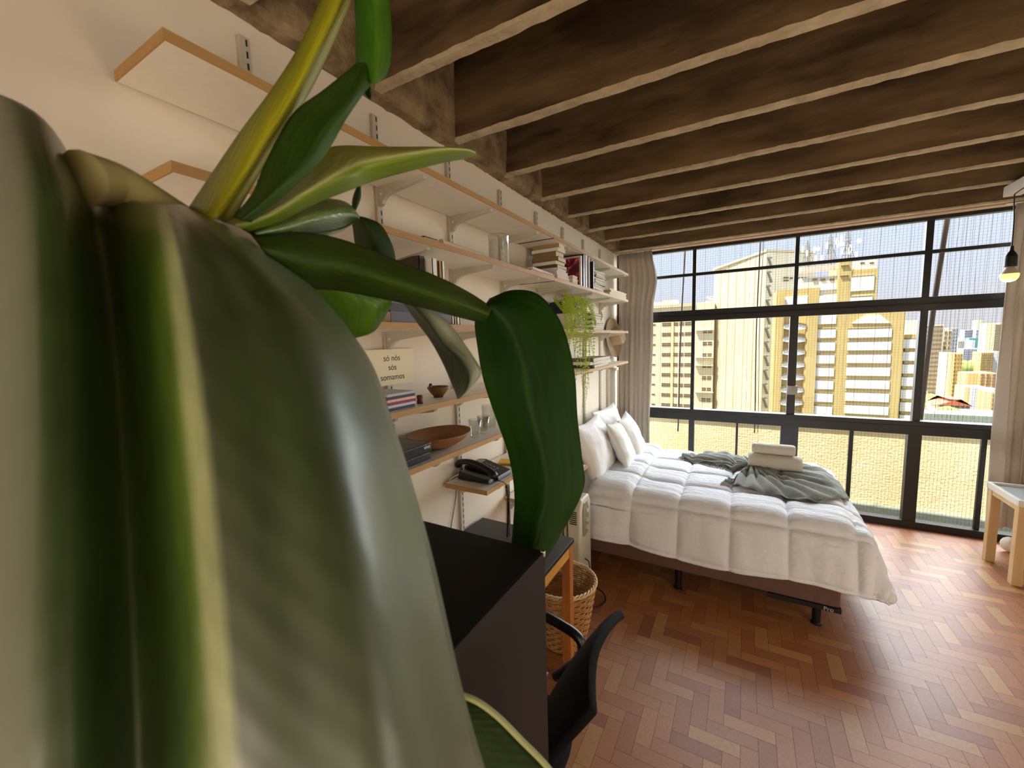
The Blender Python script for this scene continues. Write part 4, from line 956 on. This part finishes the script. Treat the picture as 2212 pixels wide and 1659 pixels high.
# ================================================================ CURTAINS
cur=M('taupe_curtain','#cfc4b6',.95,col2='#c4b8a9',nscale=40,bump=.2,bscale=240,trans=.2)
def curtain(name,label,x0,x1,y,z0,z1,nf,amp,fx,seed):
    m_=MB(); G=[]
    n=nf*14
    for i in range(n+1):
        f=i/n; r=[]
        for j in range(25):
            g_=j/24; z=z1+(z0-z1)*g_; a=amp*(.55+.45*g_)
            ph=f*nf*2*PI+2.6*noise.noise(Vector((f*5,g_*.7,seed)))+.8*noise.noise(Vector((f*17,g_*1.5,seed+3)))
            xx=x0+(x1-x0)*f+.012*math.sin(ph*2)+fx(f,g_); yy=y+a*math.sin(ph)*(1+1.1*noise.noise(Vector((f*6,seed,g_*.8))))
            r.append((xx,yy,z))
        G.append(r)
    m_.grid(G); return tag(m_.build(name,cur,smooth=True,solid=.003),label,'curtain')
curtain('curtain','taupe pleated curtain gathered at the left end of the window, behind the bed',-1.25,-.885,4.67,.12,2.685,7,.022,lambda f,g:(.045*f*math.sin(g*3.3)*0+.05*f*math.exp(-((g-.12)/.07)**2)*1.0 -.02*f*math.cos(g*9)*.3),1.0)
curtain('curtain','taupe curtain hanging at the right end of the window above the side table',1.755,2.28,4.66,.16,2.685,6,.035,lambda f,g:-.015*(1-f)*math.sin(g*4),3.0)
rl=MB(); rl.box(XL+.01,-.80,4.665,4.675,2.683,2.69); rl.box(1.7,XR-.01,4.655,4.665,2.683,2.69); struct(rl.build('trim_3',white_gloss))
# ================================================================ SIDE TABLE at right
tb=thing('side_table','pale pine table with recessed grey tray top, right of the window','table',(1.95,4.13,0))
x0,x1,y0,y1=1.628,2.26,3.94,4.36; zt=.604
m_=MB(); w=.022
for a in ((x0,x1,y0,y0+w),(x0,x1,y1-w,y1),(x0,x0+w,y0+w,y1-w),(x1-w,x1,y0+w,y1-w)): m_.box(*a,zt-.045,zt)
m_.build('tray_rim',M('whitewashed_pine','#d8d2c8',.5),tb,bevel=.002)
MB().box(x0+w,x1-w,y0+w,y1-w,zt-.03,zt-.018).build('tray_top',M('grey_tray','#a9b3b3',.35),tb)
for (x_,y_) in ((x0+.035,y0+.035),(x0+.035,y1-.035),(x1-.035,y0+.035),(x1-.035,y1-.035)): MB().box(x_-.026,x_+.026,y_-.026,y_+.026,0,zt-.045).build('leg',oak,tb,bevel=.003)
m_=MB(); m_.box(x0+.012,x0+.034,y0+.061,y1-.061,zt-.085,zt-.045); m_.box(x1-.034,x1-.012,y0+.061,y1-.061,zt-.085,zt-.045); m_.box(x0+.061,x1-.061,y0+.012,y0+.034,zt-.085,zt-.045); m_.box(x0+.061,x1-.061,y1-.034,y1-.012,zt-.085,zt-.045); m_.build('apron',oak,tb,bevel=.002)
MB().lathe([(0,0),(.008,0),(.008,.001),(0,.001)],(x0+.035+.012,y0+.0088,zt-.066),12,M_=Matrix.Rotation(PI/2,4,'X')).build('bolt',M('dark_bolt','#3a2c22',.5),tb)
iv=thing('trailing_plant','dark green trailing plant at the edge of the side table tray','plant',(2.0,4.22,zt-.018))
lf=M('dark_trailing_leaf','#2b4a2e',.6,col2='#4c6b4a',nscale=30)
m_=MB(); m_.tube(smoothpath([(1.845,4.17,zt-.012),(1.875,4.19,zt-.008),(1.93,4.20,zt+.01),(1.96,4.21,zt+.05),(1.985,4.22,zt+.11),(2.01,4.22,zt+.14)],24),.004,6)
rr_=random.Random(4); m_.build('stem',lf,iv,smooth=True)
for k in range(34):
    f=k/33; q=catmull([Vector(p) for p in [(1.85,4.17,zt-.010),(1.875,4.19,zt-.006),(1.93,4.20,zt+.012),(1.96,4.21,zt+.05),(1.985,4.22,zt+.11),(2.01,4.22,zt+.14)]],f*5)
    a=rr_.uniform(0,2*PI); s=.022*(.6+.4*f); m_=MB(); d=Vector((math.cos(a),math.sin(a),rr_.uniform(-.1,.6))).normalized()*s; n_=d.cross(Vector((0,0,1))).normalized()*s*.35
    if q.z<zt+.02: d.z=abs(d.z)
    up=Vector((0,0,.004)); m_.add([q,q+d*.5+n_+up,q+d,q+d*.5-n_+up],[(0,1,2,3)]); m_.build('leaf',lf,iv,solid=.0012)
m_=MB(); m_.lathe([(0,0),(.045,0),(.055,.09),(.058,.095),(.05,.095),(.048,.08),(0,.08)],(2.08,4.22,zt-.018),24); m_.build('pot',M('grey_ceramic_pot','#8b8d88',.4),iv,smooth=True)
wcl=MB(); G=[]
for i in range(17):
    a=2*PI*i/16; G.append([(1.86+.045*math.sin(PI*j/8)*math.cos(a)*(1+.2*math.sin(3*a)),4.56+.04*math.sin(PI*j/8)*math.sin(a),.062-.06*math.cos(PI*j/8)) for j in range(9)])
wcl.grid(G); tag(wcl.build('cloth_bundle',sheet,smooth=True),'small crumpled white cloth bundle on the floor behind the side table legs','cloth')
# ================================================================ PENDANT and batten
bt=MB().box(1.50,1.585,1.2,4.16,2.632,2.699); tag(bt.build('cable_batten',M('white_painted_batten','#ddd2c4',.6),bevel=.003),'white painted batten fixed under the ceiling ribs at upper right','batten')
pdn=thing('pendant_lamp','bare bulb pendant with black socket and glowing yellow bulb at right of the window','lamp',(1.507,4.0,2.05))
m_=MB(); m_.tube(smoothpath([(1.56,3.62,2.725),(1.54,3.80,2.66),(1.5,3.98,2.618),(1.495,4.0,2.585),(1.503,4.0,2.45),(1.505,4.0,2.27)],30),.0035,7); m_.build('cord',black_plastic,pdn,smooth=True)
m_=MB(); m_.lathe([(0,2.285),(.008,2.283),(.010,2.255),(.022,2.235),(.029,2.218),(.030,2.152),(0,2.150)],(1.506,4.0,0),20); m_.build('socket',black_plastic,pdn,smooth=False,bevel=.001)
m_=MB(); m_.lathe([(.014,2.152),(.022,2.14),(.043,2.105)],(1.506,4.0,0),24); m_.build('bulb_neck',M('pinkish_white_bulb','#c9b3a6',.5),pdn,smooth=True)
m_=MB(); m_.lathe([(.043,2.105),(.0445,2.095),(.040,2.075),(.028,2.060),(.012,2.054),(0,2.053)],(1.506,4.0,0),24)
gl=bpy.data.materials.new('glowing_bulb'); gl.use_nodes=True; b_=gl.node_tree.nodes['Principled BSDF']; b_.inputs['Base Color'].default_value=lin('#fff0b0'); b_.inputs['Emission Color'].default_value=lin('#ffe46a'); b_.inputs['Emission Strength'].default_value=1.6
m_.build('bulb_globe',gl,pdn,smooth=True)
pl=bpy.data.lights.new('bulb_light','POINT'); pl.energy=.8; pl.color=(1,.85,.5); pl.shadow_soft_size=.03; po=bpy.data.objects.new('bulb_light',pl); COL.objects.link(po); po.location=(1.506,4.0,2.02)
# ================================================================ FERN on the third shelf
fn=thing('hanging_fern','bright green fern trailing over the third shelf in front of tall books','fern',(-1.10,2.72,1.8256))
m_=MB(); m_.lathe([(0,0),(.055,0),(.075,.10),(.078,.105),(.07,.105),(.066,.09),(0,.09)],(-1.10,2.70,1.8256),24); m_.build('pot',M('white_ceramic','#e6e2da',.35),fn,smooth=True)
fl=M('fresh_fern_green','#c6d648',.6,col2='#9aba38',nscale=30,trans=.45); fld=M('fern_stalk','#6a6a2a',.7)
rf_=random.Random(12)
def frond(pts,wd,mt=fl,n=40,bare=.08):
    m_=MB(); P=smoothpath(pts,n); m_.tube(P,.0012,4)
    for k in range(int(n*bare),n):
        f=k/(n-1); w=wd*math.sin(PI*min(1,(f-bare)/(1-bare)*.88+.12))**.7+.002
        d=(P[min(k+1,n-1)]-P[k-1]).normalized(); s_=d.cross(Vector((0.75,-.65,.1))).normalized()
        for sg in (-1,1):
            t=(s_*sg+d*.25+Vector((rf_.uniform(-.25,.25),rf_.uniform(-.25,.25),rf_.uniform(-.25,.15)))).normalized(); q=P[k]; h=d*.0042
            m_.add([q-h*.6,q+t*w*.5-h,q+t*w,q+t*w*.5+h,q+h*.6],[(0,1,2,3,4)])
    return m_.build('frond',mt,fn)
c=Vector((-1.09,2.70,1.93))
for k in range(19):
    y1=rf_.uniform(2.50,2.92); x1=rf_.uniform(-1.04,-.97); drop=rf_.choice([.25,.35,.5,.62,.45])*rf_.uniform(.8,1.1); zt_=rf_.uniform(1.95,2.06)
    if abs(y1-2.80)>.13: drop*=.55
    frond([c,((c.x+x1)/2-.005,(c.y+y1)/2,zt_+.01),(x1-.01,y1,zt_-.01),(x1+.01,y1+rf_.uniform(-.03,.03),zt_-.12),(x1+.015,y1+rf_.uniform(-.04,.04),zt_-.12-drop*.5),(x1+.012,y1+rf_.uniform(-.05,.05),zt_-.12-drop)],rf_.uniform(.013,.02))
for k in range(12):
    a=rf_.uniform(0,2*PI); L=rf_.uniform(.06,.12); frond([c,c+Vector((.4*L*math.cos(a),L*math.sin(a),.06)),c+Vector((.7*L*math.cos(a),1.7*L*math.sin(a),rf_.uniform(.08,.13)))],.012,n=20)
frond([c,(-1.03,2.82,2.03),(-1.0,3.02,2.03),(-.985,3.15,1.98),(-.98,3.18,1.93),(-.98,3.15,1.89)],.006,n=50)
frond([c,(-1.02,2.85,2.0),(-1.0,2.98,1.97),(-.99,3.03,1.90),(-.985,3.03,1.85)],.02,n=34)
# ================================================================ BIG HOUSEPLANT
pl=thing('philodendron','large glossy potted philodendron filling the left foreground','plant',(-.52,.27,1.40))
def leafmat(name,stops,mid=None,rough=.38,trans=.15,vein='#8fa05a',vs=.5,coat=.25,transc='#7fa01c',along=None,vbump=.15,spec=.5):
    mt=bpy.data.materials.new(name); mt.use_nodes=True; t=mt.node_tree; b=t.nodes['Principled BSDF']; b.inputs['Roughness'].default_value=rough
    b.inputs['Coat Weight'].default_value=coat; b.inputs['Coat Roughness'].default_value=.35; b.inputs['Specular IOR Level'].default_value=spec
    uv=t.nodes.new('ShaderNodeUVMap'); sx=t.nodes.new('ShaderNodeSeparateXYZ'); t.links.new(uv.outputs[0],sx.inputs[0])
    r=t.nodes.new('ShaderNodeValToRGB'); el=r.color_ramp.elements
    el[0].position=stops[0][0]; el[0].color=lin(stops[0][1]); el[1].position=stops[-1][0]; el[1].color=lin(stops[-1][1])
    for p,c_ in stops[1:-1]: q=el.new(p); q.color=lin(c_)
    t.links.new(sx.outputs['X'],r.inputs[0])
    n=t.nodes.new('ShaderNodeTexNoise'); n.inputs['Scale'].default_value=5; n.inputs['Detail'].default_value=6; mp=t.nodes.new('ShaderNodeMapping'); mp.inputs['Scale'].default_value=(3,1.4,1); t.links.new(uv.outputs[0],mp.inputs[0]); t.links.new(mp.outputs[0],n.inputs['Vector'])
    mr=t.nodes.new('ShaderNodeMapRange'); mr.inputs[1].default_value=.3; mr.inputs[2].default_value=.7; mr.inputs[3].default_value=.78; mr.inputs[4].default_value=1.22; t.links.new(n.outputs['Fac'],mr.inputs[0])
    # fine side veins: wave across the blade, slanting from the midrib
    ab=t.nodes.new('ShaderNodeMath'); ab.operation='SUBTRACT'; ab.inputs[1].default_value=.5; t.links.new(sx.outputs['X'],ab.inputs[0])
    ab2=t.nodes.new('ShaderNodeMath'); ab2.operation='ABSOLUTE'; t.links.new(ab.outputs[0],ab2.inputs[0])
    ml=t.nodes.new('ShaderNodeMath'); ml.operation='MULTIPLY_ADD'; ml.inputs[1].default_value=-.8; t.links.new(ab2.outputs[0],ml.inputs[0]); t.links.new(sx.outputs['Y'],ml.inputs[2])
    cb_=t.nodes.new('ShaderNodeCombineXYZ'); t.links.new(ml.outputs[0],cb_.inputs[0])
    wv=t.nodes.new('ShaderNodeTexWave'); wv.inputs['Scale'].default_value=4.5; wv.inputs['Distortion'].default_value=.6; t.links.new(cb_.outputs[0],wv.inputs['Vector'])
    sc=t.nodes.new('ShaderNodeVectorMath'); sc.operation='SCALE'; t.links.new(r.outputs[0],sc.inputs[0]); t.links.new(mr.outputs[0],sc.inputs['Scale'])
    t.links.new(sc.outputs[0],b.inputs['Base Color'])
    bp=t.nodes.new('ShaderNodeBump'); bp.inputs['Strength'].default_value=vbump; bp.inputs['Distance'].default_value=.002; t.links.new(wv.outputs['Fac'],bp.inputs['Height']); t.links.new(bp.outputs[0],b.inputs['Normal'])
    tr=t.nodes.new('ShaderNodeBsdfTranslucent'); tr.inputs[0].default_value=lin(transc); mx=t.nodes.new('ShaderNodeMixShader'); mx.inputs[0].default_value=trans
    t.links.new(b.outputs[0],mx.inputs[1]); t.links.new(tr.outputs[0],mx.inputs[2]); t.links.new(mx.outputs[0],t.nodes['Material Output'].inputs[0]); return mt
G_='#2c4a1c'
green=leafmat('leaf_deep_green',[(0,'#1f4a08'),(.40,'#173c06'),(.44,'#2f5212'),(.48,'#173c06'),(1,'#1d4408')],rough=.6,coat=0,spec=.2,trans=.22,transc='#2f5c08')
dark=leafmat('leaf_dark_green',[(0,'#1e3208'),(.47,'#20340a'),(.5,'#2c4210'),(.53,'#20340a'),(1,'#273f10')],trans=.06,rough=.6,coat=0,spec=.2)
lime=leafmat('leaf_lime_sheath',[(0,'#75801e'),(.35,'#a8ab1c'),(.6,'#b9ba2a'),(.72,'#7d8322'),(.85,'#d6d78a'),(1,'#8f9a3a')],trans=.3,transc='#d2d020')
lime2=leafmat('leaf_lime_two_tone',[(0,'#b9bf5e'),(.42,'#c3c873'),(.5,'#e2e7a8'),(.56,'#7f9a2a'),(1,'#6e8c1e')],trans=.3,transc='#c5cc4a')
bright=leafmat('leaf_bright_green',[(0,'#4a7a18'),(.5,'#5f8f1c'),(1,'#4f7f18')],trans=.4,transc='#8fc21c')
glossy=leafmat('leaf_glossy_painted_sheen',[(0,'#a9c088'),(.1,'#6f8f48'),(.5,'#7a9658'),(.8,'#2f5018'),(1,'#26400f')],rough=.25,coat=.6,trans=.1)  # pale stops paint the sheen into the leaf colour
bigm=leafmat('leaf_big_foreground',[(0,'#2c4424'),(.28,'#3a5226'),(.34,'#29390f'),(.44,'#304711'),(.50,'#486414'),(.535,'#54701c'),(.57,'#8f9a62'),(.595,'#909c68'),(.62,'#2e4020'),(.82,'#394c2c'),(1,'#6f7d5e')],rough=.38,trans=.04,vbump=.12,coat=.8,spec=.6)  # paler right end: window sheen put into the leaf colour
olive=leafmat('petiole_olive',[(0,'#435512'),(.5,'#3a540e'),(1,'#2a400b')],trans=.1,rough=.6,coat=0,spec=.25)
def leaf(st,mt,name='leaf',nu=34,nv=15,th=.0016,parent=None,smooth=True,label=None):
    rows=[[dep(*p) for p in r] for r in st]; m_=MB(); m_.grid(loft(rows,nu,nv)); o=m_.build(name,mt,parent or pl,smooth=True,solid=th)
    if label: o['label']=label
    return o
def L3(st,d0,d1,dm=0):  # add depths along the leaf, dm = middle offset
    n=len(st); out=[]
    for i,r in enumerate(st):
        d=d0+(d1-d0)*i/(n-1); k=len(r); out.append([(p[0],p[1],d+dm*(1-abs(2*j/(k-1)-1))) for j,p in enumerate(r)])
    return out
# L1 the huge near leaf
prof=[1.06,.93,1.10,1.02,.955,.96,1.05,1.55]
cols_=[((-120,165),(75,243),(182,385),(262,428),(345,442),(375,443),(400,446),(428,452)),
 ((-110,330),(100,380),(208,500),(285,525),(365,520),(420,500),(490,505),(575,528)),
 ((-100,600),(105,600),(238,690),(318,710),(388,690),(500,670),(640,665),(770,735)),
 ((-120,900),(110,900),(262,950),(345,960),(420,950),(560,930),(720,915),(850,922)),
 ((-140,1200),(105,1200),(282,1230),(372,1240),(448,1240),(600,1220),(790,1190),(927,1180)),
 ((-160,1500),(100,1500),(296,1530),(386,1540),(472,1540),(640,1520),(850,1500),(1000,1500)),
 ((-170,1830),(100,1830),(305,1850),(400,1850),(500,1850),(680,1830),(900,1800),(1085,1790))]
dd_=[.40,.33,.285,.25,.225,.205,.19]
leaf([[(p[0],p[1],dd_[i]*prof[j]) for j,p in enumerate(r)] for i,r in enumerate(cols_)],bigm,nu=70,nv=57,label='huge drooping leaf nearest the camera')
# L2 petiole of the near leaf
m_=MB(); m_.tube(smoothpath([dep(480,515,.43),dep(410,482,.43),dep(335,442,.42),dep(255,402,.40),dep(175,385,.37)],24),[.011+.013*i/23 for i in range(24)],14); m_.build('petiole',M('pale_olive_petiole','#b8af7c',.6,col2='#a29c62',nscale=8,spec=.25),pl,smooth=True)
# trunk
m_=MB(); m_.tube(smoothpath([dep(470,500,.44),dep(480,560,.45),(-.50,.25,1.72),(-.52,.27,1.60),(-.52,.27,1.50)],26),.017,12); m_.build('stem',M('green_brown_stem','#5a5a2a',.6),pl,smooth=True)
m_=MB(); m_.lathe([(0,0),(.075,0),(.095,.13),(.102,.135),(.102,.15),(.092,.15),(.088,.12),(0,.12)],(-.52,.27,1.4005),32); m_.build('pot',M('terracotta_pot','#8a4f33',.8),pl,smooth=True)
# L3 tall lime sheath
leaf(L3([[(405,455),(452,470),(500,482)],[(452,385),(502,400),(540,408)],[(520,285),(565,300),(598,312)],[(590,190),(625,205),(655,222)],[(648,98),(672,115),(697,142)],[(693,0),(722,8),(755,10)],[(722,-90),(748,-90),(778,-90)],[(760,-220),(775,-220),(795,-220)]],.42,.52,-.022),lime,nv=21,label='tall yellow-lime leaf sheath')
# L6 two-tone pointed leaf
leaf(L3([[(478,478),(510,488),(545,508)],[(560,440),(585,462),(600,482)],[(640,395),(665,412),(685,438)],[(690,345),(735,374),(760,408)],[(722,317),(778,352),(815,388)],[(830,318),(872,335),(895,366)],[(930,318),(955,322),(965,349)],[(1000,320),(1008,324),(1010,341)],[(1026,327),(1027,330),(1026,334)]],.425,.60,-.03),lime2,nu=50,nv=21,label='pointed pale green leaf reaching right')
# L4 dark leaf rising, L5 bright folded leaf above it
leaf(L3([[(505,470),(522,475),(540,480)],[(548,415),(578,425),(605,428)],[(575,350),(640,360),(692,348)],[(632,248),(700,270),(748,256)],[(700,195),(748,215),(785,202)],[(758,148),(783,162),(803,178)],[(785,120),(795,130),(806,140)]],.40,.50,-.02),leafmat('leaf_mid_green',[(0,'#2f5012'),(.5,'#2a480f'),(1,'#3f6420')],rough=.5,coat=0,spec=.3,trans=.14,transc='#5a8a1c'))
leaf(L3([[(765,-150),(800,-150),(830,-150)],[(766,-40),(802,-40),(838,-40)],[(768,30),(806,35),(843,30)],[(770,85),(808,90),(846,92)],[(770,135),(806,145),(842,138)],[(785,168),(806,175),(832,165)],[(800,178),(808,180),(818,177)]],.49,.49,-.02),leafmat('leaf_fresh_green',[(0,'#2c5a0e'),(.5,'#3f7414'),(.62,'#5a8420'),(1,'#3a6e12')],rough=.5,coat=0,spec=.3,trans=.3,transc='#5f9a14'),label='bright green leaf folded down at the top')
leaf(L3([[(792,178),(796,176),(800,172)],[(788,200),(796,200),(801,198)],[(795,212),(799,214),(802,210)]],.52,.52),dark,nu=10,nv=5)
# L7 glossy leaf with pale underside, sprout
leaf(L3([[(545,500),(552,505),(558,510)],[(600,463),(612,490),(625,509)],[(655,436),(672,468),(690,503)],[(712,430),(725,458),(738,494)],[(752,440),(758,460),(764,480)],[(776,468),(776,471),(775,475)]],.44,.62,-.03),glossy)
leaf(L3([[(640,506),(645,508),(650,510)],[(690,498),(695,504),(700,510)],[(735,486),(735,494),(735,501)],[(765,476),(765,478),(764,481)]],.50,.62),leafmat('leaf_pale_underside',[(0,'#c8cfa0'),(1,'#aab878')],trans=.3),nv=5,nu=12)
leaf(L3([[(761,456),(764,457),(767,456)],[(762,432),(770,433),(778,430)],[(768,412),(774,412),(779,409)],[(774,400),(775,400),(777,400)]],.61,.61,-.006),dark,nu=14,nv=7)
# L8 dark curled leaf behind the long petiole
leaf(L3([[(758,472),(772,468),(788,470)],[(763,492),(790,484),(820,484)],[(766,518),(804,510),(840,514)],[(772,548),(812,545),(852,548)],[(785,590),(820,592),(856,600)]],.64,.68,-.03),dark)
# L13 lime leaf below the petiole
leaf(L3([[(630,600),(650,590),(670,585)],[(680,650),(735,618),(790,612)],[(742,695),(792,660),(842,640)],[(757,727),(800,700),(838,672)],[(768,729),(795,722),(812,712)]],.55,.62,-.02),bright,label='lit lime green leaf beneath the long petiole')
# L12 hanging leaf, silvery highlight painted into its colour ramp
leaf(L3([[(862,642),(867,640),(874,640),(880,642),(888,648)],[(898,692),(908,688),(920,685),(938,683),(958,688)],[(930,735),(944,736),(958,738),(978,736),(1003,743)],[(955,780),(975,780),(996,775),(1016,776),(1035,792)],[(972,818),(990,818),(1014,808),(1030,802),(1039,806)],[(984,847),(995,846),(1010,838),(1020,832),(1026,826)],[(989,862),(991,861),(994,859),(997,857),(999,855)]],.68,.66,-.045),leafmat('leaf_curl_painted_highlight',[(0,'#0f1f07'),(.47,'#15290a'),(.56,'#7c8870'),(.75,'#c3cab2'),(1,'#a3ae92')],rough=.45,coat=.1,trans=.03,spec=.3),nu=44,nv=31,label='curled leaf with painted silvery highlight hanging by the shelves')
# L9 long arching petiole
leaf(L3([[(540,503),(565,535),(585,570)],[(660,503),(655,560),(650,618)],[(745,520),(742,575),(738,628)],[(850,560),(848,605),(842,648)],[(950,600),(940,638),(928,668)],[(1015,633),(1003,660),(988,684)],[(1062,664),(1056,680),(1045,698)]],.43,.72,-.05),olive,nu=44,nv=19,label='long broad leaf stalk arching right')
# L10 the big hanging leaf
leaf(L3([[(1036,676),(1046,662),(1058,645)],[(1026,698),(1075,668),(1108,627)],[(1032,752),(1112,705),(1165,638)],[(1043,815),(1140,780),(1213,700)],[(1066,888),(1155,868),(1240,800)],[(1098,980),(1178,960),(1247,900)],[(1111,1060),(1190,1050),(1257,990)],[(1109,1130),(1172,1140),(1261,1052)],[(1103,1195),(1150,1215),(1222,1135)],[(1095,1250),(1125,1265),(1165,1225)],[(1090,1290),(1095,1292),(1100,1290)]],.74,.80,-.04),green,nu=70,nv=31,label='big heart-shaped leaf hanging before the bed')
# L11 low leaf in front of the fridge side
leaf(L3([[(985,1498),(975,1520),(960,1550)],[(1030,1515),(1000,1580),(960,1640)],[(1075,1548),(1020,1640),(960,1720)],[(1125,1598),(1060,1710),(980,1800)],[(1185,1660),(1120,1790),(1040,1880)],[(1240,1740),(1190,1850),(1120,1940)]],.44,.44,-.02),dark,label='low dark leaf edge at the bottom')
m_=MB(); m_.tube(smoothpath([dep(985,1498,.437),dep(1030,1515,.437),dep(1075,1548,.437),dep(1125,1598,.437),dep(1185,1660,.437),dep(1240,1740,.437)],40),.0032,6); m_.build('leaf_margin',M('pale_leaf_margin','#a4aa76',.6,spec=.2),pl,smooth=True)
